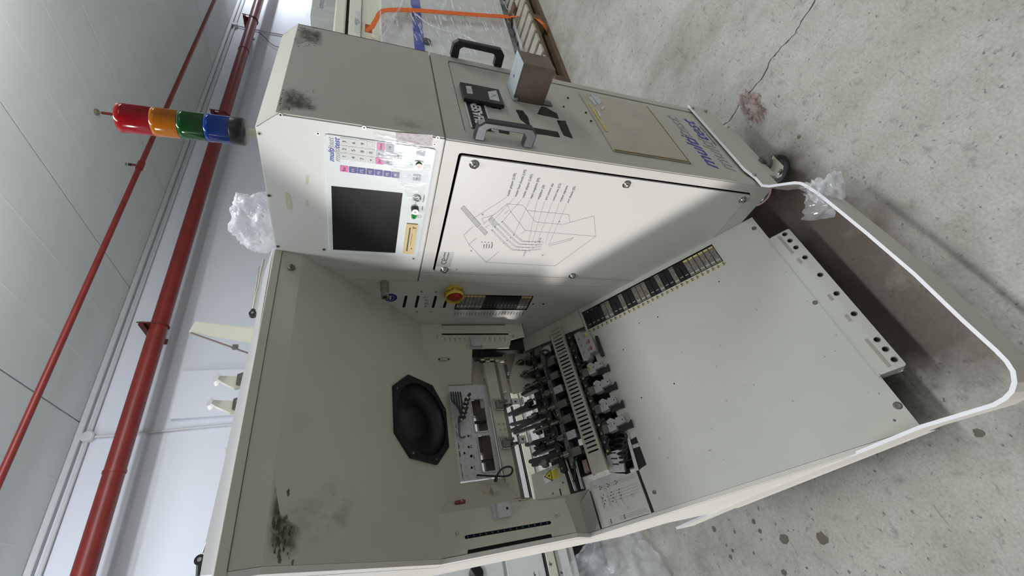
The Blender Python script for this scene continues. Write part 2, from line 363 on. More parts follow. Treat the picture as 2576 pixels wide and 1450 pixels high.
# ------------------------------------------------------------------ the hall
AZ = math.radians(-5); WD = Vector((math.cos(AZ), math.sin(AZ), 0)); WN = Vector((-math.sin(AZ), math.cos(AZ), 0))
WO = CAM + WN*5; WO.z = 0
WALL = Fr(WO, WD, (0, 0, 1))                         # faces -WN = towards the camera
CH = 3.75
CEIL = Fr((0, 0, CH), (1, 0, 0), (0, -1, 0))         # faces down
def floor_material():
    m = bpy.data.materials.new('concrete'); m.use_nodes = True; nt = m.node_tree; p = nt.nodes['Principled BSDF']
    tc = nt.nodes.new('ShaderNodeTexCoord')
    def noise(sc, det, rough=.6, scale=None, dist=0):
        n = nt.nodes.new('ShaderNodeTexNoise'); n.inputs['Scale'].default_value = sc; n.inputs['Detail'].default_value = det; n.inputs['Roughness'].default_value = rough; n.inputs['Distortion'].default_value = dist
        if scale:
            mp = nt.nodes.new('ShaderNodeMapping'); mp.inputs['Scale'].default_value = scale; mp.inputs['Rotation'].default_value = (0, 0, .5)
            nt.links.new(tc.outputs['Object'], mp.inputs[0]); nt.links.new(mp.outputs[0], n.inputs['Vector'])
        else: nt.links.new(tc.outputs['Object'], n.inputs['Vector'])
        return n
    def rng(src, a, b, c, d):
        r = nt.nodes.new('ShaderNodeMapRange'); r.inputs[1].default_value = a; r.inputs[2].default_value = b; r.inputs[3].default_value = c; r.inputs[4].default_value = d
        nt.links.new(src, r.inputs[0]); return r.outputs[0]
    def mix(fac, a, b, mode='MIX'):
        x = nt.nodes.new('ShaderNodeMix'); x.data_type = 'RGBA'; x.blend_type = mode
        if isinstance(fac, (int, float)): x.inputs[0].default_value = fac
        else: nt.links.new(fac, x.inputs[0])
        for k, v in ((6, a), (7, b)):
            if isinstance(v, tuple): x.inputs[k].default_value = v
            else: nt.links.new(v, x.inputs[k])
        return x.outputs[2]
    c = mix(rng(noise(1.1, 8).outputs['Fac'], .35, .68, 0, 1), lin((146, 143, 134))+(1,), lin((182, 181, 173))+(1,))
    c = mix(rng(noise(7, 9, .75).outputs['Fac'], .38, .66, 0, .7), c, lin((196, 196, 190))+(1,))
    c = mix(rng(noise(22, 7, .7).outputs['Fac'], .56, .72, 0, .6), c, lin((96, 93, 85))+(1,))
    c = mix(rng(noise(55, 4, .6).outputs['Fac'], .62, .70, 0, .75), c, lin((70, 68, 62))+(1,))
    c = mix(rng(noise(9, 6, .65, (1, 6, 1)).outputs['Fac'], .63, .70, 0, .6), c, lin((84, 82, 76))+(1,))
    c = mix(rng(noise(1.6, 5, .6, None, .5).outputs['Fac'], .56, .76, 0, .38), c, lin((120, 104, 84))+(1,))
    c = mix(rng(noise(150, 2, .5).outputs['Fac'], .30, .62, .22, 0), c, lin((70, 68, 62))+(1,))
    # oily brown dirt below the machine, with the shade there painted in
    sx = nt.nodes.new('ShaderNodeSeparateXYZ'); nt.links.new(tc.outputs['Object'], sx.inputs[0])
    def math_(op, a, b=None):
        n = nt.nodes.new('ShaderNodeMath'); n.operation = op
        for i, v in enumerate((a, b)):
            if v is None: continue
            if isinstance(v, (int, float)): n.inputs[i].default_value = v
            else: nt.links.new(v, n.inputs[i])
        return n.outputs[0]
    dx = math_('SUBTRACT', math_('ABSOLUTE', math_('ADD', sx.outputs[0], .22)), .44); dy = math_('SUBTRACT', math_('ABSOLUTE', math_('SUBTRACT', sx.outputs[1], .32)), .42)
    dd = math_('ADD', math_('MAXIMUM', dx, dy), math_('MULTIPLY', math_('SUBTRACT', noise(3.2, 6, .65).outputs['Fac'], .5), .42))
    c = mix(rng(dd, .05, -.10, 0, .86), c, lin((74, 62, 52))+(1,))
    nt.links.new(c, p.inputs['Base Color'])
    rr = rng(noise(3, 5).outputs['Fac'], .3, .7, .32, .55); nt.links.new(rr, p.inputs['Roughness'])
    b = nt.nodes.new('ShaderNodeBump'); b.inputs['Strength'].default_value = .15; b.inputs['Distance'].default_value = .004
    nt.links.new(noise(60, 5).outputs['Fac'], b.inputs['Height']); nt.links.new(b.outputs[0], p.inputs['Normal'])
    return m
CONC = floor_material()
CRACKM = mat('crack_dark', (72, 70, 64), .9); OILM = mat('oil_stain', (104, 100, 86), .5, var=.3, vscale=20)
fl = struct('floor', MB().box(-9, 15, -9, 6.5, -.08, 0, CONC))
mb = MB(); pts = [(2050, 5), (2022, 48), (2000, 84), (1966, 120), (1940, 150), (1922, 190), (1886, 232), (1860, 262), (1838, 300), (1815, 318)]
cr = []
for (x0, y0), (x1, y1) in zip(pts[:-1], pts[1:]):
    for i in range(4): t = i/4; cr.append((x0+(x1-x0)*t+random.uniform(-2, 2), y0+(y1-y0)*t+random.uniform(-2, 2)))
cu = FLOOR.us(cr)
cu = [(cu[0][0]+.6, cu[0][1]-1.2)] + cu
for k, (p, q) in enumerate(zip(cu[:-1], cu[1:])): mb.strip([p, q], FLOOR, random.uniform(.002, .0055), .0006, CRACKM)
struct('crack', mb, fl)
for px, py, rx in ((1797, 1332, 9), (1838, 1402, 7), (1973, 1357, 13), (2069, 1355, 14), (1848, 1339, 5), (1896, 1313, 7), (1912, 1337, 6), (1843, 1386, 5), (1972, 1441, 8), (1896, 1392, 4), (2030, 1430, 3), (2240, 1035, 9), (2010, 345, 5), (1832, 322, 5), (1822, 333, 4), (2115, 765, 9), (2462, 1090, 8)):
    a, b = FLOOR.u(px, py); r = rx/1067*2.3*.62
    pts = [(a+math.cos(t)*r*random.uniform(.75, 1.15), b+math.sin(t)*r*random.uniform(.75, 1.15)) for t in [2*math.pi*i/14 for i in range(14)]]
    struct('stain', MB().prism(pts, FLOOR, .0001, .0005, OILM), fl)
struct('wall_back', MB().fbox(WALL, -9, 16, -.05, CH+.2, -.15, 0, WALLM))
HALLM = mat('grey_hall_wall', (214, 216, 218), .85, var=.05, vscale=1)
struct('wall_right', MB().box(14.4, 14.6, -9, 6, 0, CH+.1, HALLM))
struct('wall_left', MB().box(-8.2, -8, -9, 6.5, 0, CH+.1, HALLM))
struct('wall_front', MB().box(-8, 14.4, -8.6, -8.4, 0, CH+.1, HALLM))
ce = struct('ceiling', MB().box(-9, 15, -9, 6.2, CH+.03, CH+.1, BLACK))
WC = Fr((WO.x, WO.y, CH), WD, -WN)                   # ceiling plane aligned with the wall
s0 = WC.u(310, 700)[0]; s1 = WC.u(170, 1042)[0]; pit = s0-s1
for k in range(-6, 9):
    a0 = s1+k*pit; struct('ceiling_panel', MB().fbox(WC, a0+.006, a0+pit-.006, .02, 13.2, -.028, .0, CEILM), ce, bev=.004)
# shallow ribs pressed into the ceiling panels
mb = MB()
for k in range(-4, 7):
    for j in (.33, .66): a = s1+(k+j)*pit; mb.fbox(WC, a-.004, a+.004, .03, 12.8, 0, .0012, CEILM)
struct('trim_1', mb)
# angle moulding and surface conduit under the ceiling
mb = MB(); mb.fbox(WALL, -8, 15, CH-.055, CH-.002, .0, .05, CONDM); struct('trim_2', mb, bev=.01)
# pilaster on the wall
pa = [WALL.u(440, 940)[0], WALL.u(400, 1062)[0]]
struct('trim_3', MB().fbox(WALL, min(pa), max(pa), 0, 3.05, 0, .06, WALLM), bev=.004)
def conduit_run(name, pts, label):
    pass
t = thing('conduit', 'grey painted conduit along the top of the wall with round junction boxes', 'conduit', tuple(WALL.p(2, CH-.1, .02)))
mb = MB(); mb.cyl(WALL.p(-7.5, CH-.10, .024), WALL.p(14, CH-.10, .024), .014, CONDM, 10); part('pipe', mb, t)
for px, py in ((168, 1104), (576, 60)):
    a = WALL.u(px, py, .03)[0]; mb = MB(); mb.cyl(WALL.p(a, CH-.10, 0), WALL.p(a, CH-.10, .055), .05, CONDM, 20); mb.cyl(WALL.p(a, CH-.10, .055), WALL.p(a, CH-.10, .062), .043, CONDM, 20); part('junction_box', mb, t)
    mb = MB(); mb.tube([WALL.p(a, CH-.14, .022), WALL.p(a, CH-.4, .022), WALL.p(a+.02, CH-1.1, .022), WALL.p(a+.02, CH-2.2, .022)], .013, CONDM, 8); part('drop_pipe', mb, t)

# red fire main on wall brackets
PR = .0755; PO = .34
PIPEPL = Fr(WALL.p(0, 0, PO), WD, (0, 0, 1))
p0 = PIPEPL.u(652, 0); p1 = PIPEPL.u(208, 1450); sl = (p1[1]-p0[1])/(p1[0]-p0[0])
def pz(a): return p0[1]+(a-p0[0])*sl
t = thing('fire_main', 'thick red fire main pipe running along the white wall', 'pipe', tuple(PIPEPL.p(2, pz(2))))
mb = MB(); mb.cyl(PIPEPL.p(-7, pz(-7)), PIPEPL.p(14, pz(14)), PR, REDPIPE, 28); part('pipe', mb, t)
for px, py in ((320, 1185), (575, 120)):
    a = PIPEPL.u(px, py)[0]; mb = MB(); mb.cyl(PIPEPL.p(a-.012, pz(a-.012)), PIPEPL.p(a+.012, pz(a+.012)), PR+.006, REDPIPE, 28); part('weld_joint', mb, t)
for (px, py), lab in zip(((650, 55), (560, 292), (400, 822)), ('rusty red pipe bracket farthest along the thick pipe near the top edge of the photo', 'rusty red pipe bracket behind the stack light on the thick pipe', 'rusty red pipe bracket on the thick pipe nearest the camera')):
    a = PIPEPL.u(px, py)[0]; z = pz(a); k = thing('pipe_bracket', lab, 'bracket', tuple(PIPEPL.p(a, z)), 'brackets of the fire main')
    mb = MB()   # angle iron arm
    mb.fbox(WALL, a-.02, a+.02, z+.105, z+.15, 0, PO+.07, REDD); mb.fbox(WALL, a+.015, a+.02, z+.05, z+.15, 0, PO+.04, REDD); part('arm', mb, k)
    mb = MB(); mb.fbox(WALL, a-.03, a+.03, z+.02, z+.2, .0, .012, REDD); part('wall_plate', mb, k)
    mb = MB(); pts = [PIPEPL.p(a, z+.16, -PR-.01)]
    for i in range(13):
        th = math.pi*i/12; pts.append(PIPEPL.p(a, z-(PR+.008)*math.sin(th), -(PR+.008)*math.cos(th)))
    pts.append(PIPEPL.p(a, z+.16, PR+.01)); mb.tube(pts, .007, REDD, 8); part('u_bolt', mb, k)

# sprinkler branch under the ceiling
SZ = 3.52; SPL = Fr((0, 0, SZ), (1, 0, 0), (0, 1, 0))
q0 = SPL.w(540, 0); q1 = SPL.w(0, 1205); dd = (q1-q0).normalized()
t = thing('sprinkler_pipe', 'thin red sprinkler pipe running below the ceiling panels', 'pipe', tuple(SPL.w(330, 420)))
mb = MB(); mb.cyl(q0-dd*3, q1+dd*3, .024, REDPIPE, 16); part('pipe', mb, t)
e = SPL.w(350, 410); e = q0+dd*(e-q0).dot(dd)
mb = MB(); mb.cyl(e-dd*.05, e+dd*.05, .032, REDPIPE, 16); part('tee_fitting', mb, t)
mb = MB(); mb.cyl(e, e+Vector((0, 0, .07)), .012, REDPIPE, 10); mb.cyl(e+Vector((0, 0, .07)), e+Vector((0, 0, .10)), .014, BLACKP, 10); mb.cyl(e+Vector((0, 0, .12)), e+Vector((0, 0, .124)), .018, BRASS, 12); mb.cyl(e+Vector((0, 0, .10)), e+Vector((0, 0, .12)), .004, BRASS, 6); part('sprinkler_head', mb, t)
e2 = CEIL.w(240, 282); mb = MB(); mb.cyl(e2, e2-Vector((0, 0, .02)), .03, BRASS, 14); mb.cyl(e2-Vector((0, 0, .02)), e2-Vector((0, 0, .06)), .01, BRASS, 8)
mb.cyl(e2-Vector((0, 0, .05)), e2-Vector((0, 0, .34)), .013, REDPIPE, 10)
single('drop_rod', mb, tuple(e2), 'short red rod hanging from the ceiling behind the top of the stack light', 'rod')
mb = MB(); mb.tube([WALL.p(*WALL.u(x, y, .03), .03) for x, y in ((652, 82), (668, 96), (682, 110), (700, 118), (745, 118))], .006, INK, 6, 4)
single('wall_wire', mb, tuple(WALL.w(680, 105, .03)), 'thin dark wire hanging on the wall below the fire main, near the tower top', 'wire')
# ------------------------------------------------------------------ the test handler
H = thing('test_handler', 'large beige grey chip test handler with open sloping work bay and control tower on castors', 'machine', (-.1, .4, 0))
# --- tower body
prof = [(.008, .170), (.008, 1.5225), (.040, 1.5626), (.92, 1.5626), (.92, .170)]     # (y, z)
SIDE = Fr((0, 0, 0), (0, 1, 0), (0, 0, 1))           # faces +x
mb = MB(); mb.prism(prof, SIDE, .006, W-.004, PAINTD); tower = part('tower_body', mb, H)
# upper front cover with its chamfer
mb = MB(); mb.fbox(G, .0015, W, 1.1905, 1.51, -.006, 0, PAINTD)
mb.prism([(0, 1.5255), (.037, 1.5656), (.037, 1.5626), (.006, 1.5235), (.006, 1.51), (0, 1.51)], SIDE, .0015, W, PAINTD)
mb.box(.0015, W, .037, .92, 1.5626, 1.5656, PAINT)
mb.prism([(0, 1.1905), (.0, 1.5255), (.037, 1.5656), (.92, 1.5656), (.92, 1.1905)], SIDE, W-.003, W, PAINTD)
cover = part('tower_cover', mb, H)
# lower front: frame ring with rounded corner and recessed service panel
mb = MB(); hole = [G.u(1165, 334), G.u(1880, 441), G.u(1737, 309), G.u(1129, 152)]
za, zb = hole[0][1], hole[1][1]
hx0, hx1 = hole[0][0], hole[3][0]
hz1 = G.u(1147, 240)[1]
r = .010
mb.prism([(0, r), (r-r*.7071, r-r*.7071), (r, 0), (r, .006), (.0, .006)], Fr((0, 0, .170), (1, 0, 0), (0, 1, 0)), 0, 1.016, PAINT)
mb.prism([(r, .170), (W, .170), (W, 1.186), (r, 1.186)], G, -.008, 0, PAINTD, [rrect(hx0, hx1, .215, hz1, .012)])
mb.box(W-.003, W, .008, .92, .17, 1.186, PAINTD)
part('tower_front_frame', mb, H)
mb = MB(); mb.prism(rrect(hx0+.003, hx1-.003, .218, hz1-.003, .011), G, -.008, -.002, PAINTD); svc = part('service_panel', mb, H, bev=.002)
# --- tower cheek F: control panel plate
mb = MB(); mb.prism([(-.0035, 1.1905), (-.0035, 1.5225), (-.0385, 1.5630), (-.3905, 1.5630), (-.446, 1.5630), (-.446, 1.1905)], F, -.004, .0015, MONP); cp = part('control_panel', mb, H)
for px, py in ((653, 335), (706, 288), (916, 320), (1101, 346), (800, 335), (677, 491), (699, 619), (815, 627), (1040, 650), (1093, 362)):
    a, b = F.u(px, py); mb = MB(); mb.cyl(F.p(a, b, .0012), F.p(a, b, .0022), .0042, STEEL, 12); mb.cyl(F.p(a, b, .0022), F.p(a, b, .0023), .0022, BLACK, 6); part('screw', mb, cp)
# membrane front with screen
bz = inset_round(F.us([(817, 334), (829, 633), (1050, 644), (1095, 374)]), .006)
# square up the bezel from its corners
c = F.us([(817, 334), (829, 633), (1050, 644), (1095, 374)]); ba0 = (c[1][0]+c[2][0])/2; ba1 = (c[0][0]+c[3][0])/2; bb1 = (c[0][1]+c[1][1])/2; bb0 = (c[2][1]+c[3][1])/2
sc = F.us([(834, 463), (1013, 485), (994, 635), (838, 626)]); sa0 = (sc[2][0]+sc[3][0])/2; sa1 = (sc[0][0]+sc[1][0])/2; sb1 = (sc[0][1]+sc[3][1])/2; sb0 = (sc[1][1]+sc[2][1])/2
mb = MB(); mb.prism(rrect(ba0, ba1, bb0, bb1, .006), F, .0015, .0045, BEZEL, [[(sa0, sb0), (sa1, sb0), (sa1, sb1), (sa0, sb1)]]); bezel = part('membrane_front', mb, H, bev=.0006)
mb = MB(); mb.fbox(F, sa0-.001, sa1+.001, sb0-.001, sb1+.001, .0016, .0026, GLASSD); part('screen', mb, bezel)
def cropk(x, y): return F.u(620+x*.31026, 250+y*.31034)
mb = MB()
def key(x, y, t, km, tm, wd=.0172, ht=.0178, size=.0105):
    a, b = cropk(x, y); mb = MB(); mb.prism(rrect(a-wd/2, a+wd/2, b-ht/2, b+ht/2, .0015, 2), F, .0045, .0054, km)
    if t: mb.text(F, t, a, b, size, tm, .0055)
    part('key', mb, bezel)
for x, y, t in ((793, 452, '1'), (795, 393, '2'), (795, 332, '3'), (868, 462, '4'), (868, 403, '5'), (870, 343, '6'), (938, 472, '7'), (940, 412, '8'), (943, 350, '9'), (1010, 482, '+'), (1010, 422, '0'), (1012, 362, '.')):
    key(x, y, t, KEYG, INKD)
for x, y, t, km in ((1080, 490, 'Del', PINK), (1085, 432, '\u2191', KEYB), (1090, 372, 'Enter', PINK), (1150, 497, '\u2190', KEYB), (1157, 440, '', KEYB), (1163, 383, '\u2192', KEYB), (1225, 450, '\u2193', KEYB)):
    key(x, y, t, km, INKD, size=.0075 if len(t) > 1 else .012)
for i, t in enumerate(('Esc', 'F1', 'F2', 'F3', 'F4', 'F5', 'F6')):
    x, y = ((793, 553), (866, 562), (935, 570), (1005, 578), (1073, 586), (1142, 595), (1208, 603))[i]
    key(x, y, t, PINK if i == 0 else BLUED, INKD if i == 0 else WHITE, wd=.0160, ht=.0176, size=.0088)
key(1413, 418, '', KEYB, INKD, .018, .019)
key(1380, 625, 'Start', KEYB, INKD, .018, .019, .0055)
# maker's word mark
a, b = cropk(690, 382)
def wordmark(mb, fr, a, b, size, h, inv=False, m1=BLUE, m2=INK, sx=1):
    # blue half and outlined half; a = centre
    wd = size*2.35*sx
    m = (m2, m1) if inv else (m1, m2)
    for k, (s, mm) in enumerate((('multi', m[0]), ('test', m[1]))):
        aa = a - wd*.02
        if mm is m1: mb.text(fr, s, aa, b, size, mm, h, .35, 0, size*.016, 'RIGHT' if k == 0 else 'LEFT', sx=sx)
        else:
            mb.text(fr, s, aa, b, size, mm, h, .35, 0, size*.012, 'RIGHT' if k == 0 else 'LEFT', sx=sx)
            mb.text(fr, s, aa, b, size, LABELW, h+.0003, .35, 0, -size*.010, 'RIGHT' if k == 0 else 'LEFT', sx=sx)
LABELW = mat('outline_fill', (204, 208, 206), .5)
mb = MB(); wordmark(mb, F, a-.001, b+.0005, .0165, .0047)
a2, b2 = cropk(735, 385); wordmark(mb, F, a2-.001, b2, .0165, .0047, True); part('word_mark', mb, bezel, 'blue and outlined maker word mark above the keys')
# leds, sockets, lock
a, b = cropk(1333, 513); mb = MB(); mb.cyl(F.p(a, b, .0045), F.p(a, b, .0052), .0048, GREEN, 14); part('led', mb, bezel, 'green indicator lamp')
a, b = cropk(1318, 618); mb = MB(); mb.cyl(F.p(a, b, .0045), F.p(a, b, .0052), .0045, WHITE, 14); part('led', mb, bezel, 'white indicator lamp')
a, b = cropk(1397, 520); mb = MB(); mb.prism(rrect(a-.0098, a+.0098, b-.0098, b+.0098, .003), F, .0045, .008, STEEL); mb.cyl(F.p(a, b, .008), F.p(a, b, .0135), .0078, STEEL, 18); mb.cyl(F.p(a, b, .0135), F.p(a, b, .014), .0056, mat('pale_pink_lens', (214, 180, 172), .3), 16); part('push_button', mb, bezel, 'metal push button with pale pink cap')
a, b = cropk(1380, 790); mb = MB(); mb.lathe(F.p(a, b, .0045), F.ez, [(.0108, 0), (.0108, .003), (.0085, .003), (.0085, -.001), (0, -.001)], STEEL, 20); mb.cyl(F.p(a, b, .0035), F.p(a, b, .005), .0084, BLACKP, 18)
for k in range(5): th = math.radians(200+k*35); mb.cyl(F.p(a+.005*math.cos(th), b+.005*math.sin(th), .005), F.p(a+.005*math.cos(th), b+.005*math.sin(th), .0055), .0011, STEEL, 6)
part('keyboard_socket', mb, bezel, 'round five pin keyboard socket')
a, b = cropk(1365, 878); mb = MB(); mb.cyl(F.p(a, b, .0045), F.p(a, b, .014), .0098, GREYH, 20); mb.cyl(F.p(a, b, .014), F.p(a, b, .0185), .0085, STEEL, 20); mb.cyl(F.p(a, b, .0185), F.p(a, b, .0192), .004, LABEL, 12); mb.fbox(F, a-.0006, a+.0006, b-.003, b+.003, .0192, .0194, BLACK); part('key_lock', mb, bezel, 'chrome key lock barrel')
a, b = cropk(1355, 938); mb = MB(); mb.lathe(F.p(a, b, .0045), F.ez, [(.0062, 0), (.0062, .005), (.0028, .005), (.0028, .001), (0, .001)], GREEN, 18); mb.cyl(F.p(a, b, .0046), F.p(a, b, .0065), .0026, BLACK, 10); part('earth_jack', mb, bezel, 'green round jack socket')
mb = MB()
for x, y, t, s in ((1435, 795, 'Keyboard', .0058), (1371, 828, 'lock', .005), (1425, 873, 'unlock', .005), (1380, 935, 'ESD', .004)):
    a, b = cropk(x, y); mb = MB(); mb.text(F, t, a, b, s, INK, .0047); part('printed_caption', mb, bezel)
mb = MB()
a, b = cropk(1403, 940); mb.prism(disc(a, b, .0045), F, .0045, .0047, INK, [disc(a, b, .0039)])
part('printed_ring', mb, bezel)
c = [cropk(1300, 995), cropk(1388, 1002), cropk(1350, 1240), cropk(1265, 1235)]
fa0 = (c[2][0]+c[3][0])/2; fa1 = (c[0][0]+c[1][0])/2; fb1 = (c[0][1]+c[3][1])/2; fb0 = (c[1][1]+c[2][1])/2
mb = MB(); mb.fbox(F, fa0, fa1, fb0, fb1, .0045, .0085, FLOPPY)
fw_ = fa1-fa0; fh = fb1-fb0
mb.fbox(F, fa0+fw_*.10, fa1-fw_*.10, fb0+fh*.60, fb0+fh*.72, .0085, .0088, BLACKP); mb.fbox(F, fa0+fw_*.34, fa0+fw_*.62, fb0+fh*.48, fb0+fh*.82, .0084, .0087, FLOPPY)
mb.fbox(F, fa0+fw_*.30, fa1-fw_*.04, fb0+fh*.36, fb0+fh*.42, .0085, .0087, ADH); mb.fbox(F, fa0+fw_*.18, fa0+fw_*.22, fb0+fh*.2, fb0+fh*.3, .0085, .009, BLACKP)
mb.fbox(F, fa1-fw_*.26, fa1-fw_*.10, fb0+fh*.14, fb0+fh*.42, .0085, .012, FLOPPY); part('floppy_drive', mb, bezel, 'yellowed floppy drive front', bev=.0006)
c = [cropk(1210, 265), cropk(1510, 285), cropk(1505, 375), cropk(1215, 345)]
SPARK = mat('crinkled_foil', (206, 198, 202), .6, 0, var=.35, vscale=220)
mb = MB(); mb.prism(c, F, .0015, .0021, SPARK); part('foil_sticker', mb, cp, 'crinkled silvery foil sticker at the corner of the panel')
a, b = F.u(660, 330)
mb = MB(); mb.prism(F.us([(938, 336), (1000, 348), (1092, 378), (1072, 470), (1048, 540), (1010, 470), (985, 430), (955, 405)], .007), F, .0066, .0069, FILMT); part('protective_film', mb, bezel, 'loose clear protective film over the keys')
grime_patch(F, F.us([(690, 300), (700, 288), (740, 292), (745, 300), (705, 312)]), GRIMEL, cp)
# dirt smears
SMEAR = mat('old_glue_smear', (196, 194, 170), .6)
mb = MB()
for (x0, y0, x1, y1, r_) in ((330, 770, 352, 880, .006), (490, 620, 486, 680, .003), (492, 820, 490, 860, .003)):
    p, q = cropk(x0, y0), cropk(x1, y1); mb.prism([(u+random.uniform(-.002, .002), v+random.uniform(-.002, .002)) for u, v in slot(p, q, r_)], F, .0015, .0017, SMEAR)
part('glue_residue', mb, cp, kind='stuff')

# --- lower cheek: frame, door, seam strip, fuse panel
da1, da0 = -.0396, -.4466; dz0, dz1 = .2298, 1.1438
mb = MB(); g = .0072
mb.prism([(-.0100, .170), (-.0100, 1.186), (-.456, 1.186), (-.456, .170)][::-1], F, -.008, 0, PAINT, [rrect(da0-.001, da1+g, dz0-.0015, dz1+g, .008)])
frame = part('door_frame', mb, H)
mb = MB(); mb.fbox(F, da0-.002, da1+g+.002, dz0-.003, dz1+g+.002, -.0075, -.006, BLACK); part('door_seal', mb, frame, 'black gap behind the door edge')
mb = MB(); mb.prism(rrect(da0, da1, dz0, dz1, .006), F, -.005, .001, DOORP); door = part('door', mb, H, bev=.0006)
for px, py in ((1193, 413), (1576, 463), (1867, 502), (1439, 693), (1118, 678)):
    a, b = F.u(px, py); mb = MB(); mb.lathe(F.p(a, b, .001), F.ez, [(.0125, 0), (.0125, .001), (.0085, .0012), (.0085, .006), (.007, .0085), (0, .0095)], STEEL, 20)
    th = random.uniform(0, 3); mb.prism([(a+.008*math.cos(th+s), b+.008*math.sin(th+s)) for s in (-.12, .12, math.pi-.12, math.pi+.12)], F, .0094, .0099, BLACK); part('quarter_turn_screw', mb, door)
# printed machine diagram
def c2(x, y): return F.u(1050+x*.34938, 370+y*.34938)
mb = MB()
def pl(pts, wd=.0007, closed=False, m=INK):
    q = [c2(*p) for p in pts]
    if closed: q.append(q[0])
    mb.strip(q, F, wd, .0014, m)
pl([(480, 550), (465, 513), (545, 490), (480, 550)]); pl([(545, 490), (648, 407), (760, 418), (848, 538), (1045, 557), (1098, 542), (1088, 484), (785, 455)])
pl([(648, 407), (664, 455), (776, 600), (1283, 642), (1270, 494), (1098, 542)]); pl([(1283, 642), (990, 855), (494, 828), (370, 700), (334, 632), (402, 570)])
pl([(494, 828), (588, 752)]); pl([(370, 700), (424, 655)]); pl([(776, 600), (750, 622)]); pl([(545, 490), (520, 512)]); pl([(630, 480), (655, 455)]); pl([(488, 580), (515, 560)])
lab = (('loader gripper (LGR)', 650, 352, 683, 250, 400, 513), ('loader feed shuttle (LFS)', 705, 355, 750, 235, 540, 535), ('loader adapter (LAD)', 760, 362, 800, 258, 612, 535), ('input magazine (IM)', 815, 370, 855, 270, 692, 636), ('singulator (SI)', 868, 375, 896, 308, 800, 686), ('pre contact site', 922, 378, 955, 305, 825, 690), ('contact site (CS)', 976, 386, 1010, 305, 862, 685), ('output segment', 1027, 393, 1060, 318, 920, 690), ('sort shuttle (SS)', 1080, 400, 1115, 322, 950, 690))
for t, x0, y0, x1, y1, lx, ly in lab:
    p, q = c2(x0, y0), c2(x1, y1); rot = math.atan2(q[1]-p[1], q[0]-p[0]); mb.text(F, t, p[0], p[1], .0098, INK, .0013, 0, rot, 0, 'LEFT', sx=.88)
    pl([(x0-6, y0+8), (lx, ly)], .0005)
for k in range(6):
    t = k/5; pl([(312+22*t, 440-20*t), (432+22*t, 578-20*t)], .0006); 
pl([(312, 440), (334, 420), (456, 556), (432, 580), (312, 440)])
for k in range(5): t = k/4; pl([(442+18*t, 585-18*t), (486+18*t, 632-18*t)], .0006)
pl([(442, 585), (460, 567), (506, 614), (486, 634), (442, 585)]); pl([(512, 525), (540, 505), (578, 552), (552, 576), (512, 525)])
for k in range(4): t = (k+1)/5; pl([(512+28*t, 525-20*t), (552+26*t, 576-24*t)], .0006)
for k in range(4):
    x, y = 536+k*24, 596-k*20
    for o_ in (-3, 3): pl([(x+o_, y-o_), (x+118+o_, y+118-o_), (x+150+o_, y+142-o_), (x+250+o_*.3, y+148+o_-k*1), (x+350-k*18, y+138+o_+k*2)], .0006)
    for dx, dy in ((0, 0), (84, 96), (196, 145), (240, 148), (272, 149)):
        a, b = c2(x+dx, y+dy); mb.prism(disc(a, b, .0014, 8), F, .0012, .0015, INKD)
    a, b = c2(463+k*24, 682+k*1.5); mb.prism(disc(a, b, .0016, 8), F, .0012, .0015, INKD)
    p = c2(476+k*19, 728); q = c2(480+k*19, 695); mb.text(F, ('Loader', 'Handler', 'Shuttle', 'Magazine')[k], p[0], p[1], .006, INK, .0013, 0, math.atan2(q[1]-p[1], q[0]-p[0]), 0, 'LEFT')
pl([(940, 700), (1112, 655), (1124, 650), (1105, 668), (945, 712)]); 
for t, x, y in (('C1 C2', 772, 768), ('P1 P2', 882, 668)):
    a, b = c2(x, y); mb.text(F, t, a, b, .0075, INK, .0013)
for x, y in ((470, 484), (388, 747), (902, 778), (1022, 535), (283, 881)):
    a, b = c2(x, y); mb.prism(disc(a, b, .0026, 10), F, .0012, .0014, INK, [disc(a, b, .0019, 10)]); mb.text(F, '*', a, b, .006, INKD, .0013)
part('printed_diagram', mb, door, 'printed line diagram of the machine with part names')
c = [c2(155, 752), c2(265, 757), c2(237, 862), c2(157, 858)]
mb = MB(); a0 = (c[2][0]+c[3][0])/2; a1 = (c[0][0]+c[1][0])/2; b1_ = c[0][1]; b0_ = (c[1][1]+c[2][1])/2
mb.fbox(F, a0, a1, b0_, b1_, .001, .0015, LABEL); mb.text(F, 'CE', a0+(a1-a0)*.36, (b0_+b1_)/2, .022, INKD, .0016); mb.text(F, 'multitest', a0+(a1-a0)*.76, b0_+(b1_-b0_)*.6, .0075, INKD, .0016, .3, 0, .0001); mb.text(F, 'multitest', a0+(a1-a0)*.76, b0_+(b1_-b0_)*.36, .0075, INKD, .0016, .3)
part('rating_label', mb, door, 'silver foil label with CE mark')
# seam strip between door and fuse panel
mb = MB(); mb.prism([(-.4575, .170), (-.4575, 1.186), (-.498, 1.186), (-.498, .170)][::-1], F, -.004, 0, PAINT); part('seam_strip', mb, H)
mb = MB(); mb.fbox(F, -.498, -.4475, 1.1905, 1.563, -.004, 0, PAINT); part('seam_strip', mb, H)
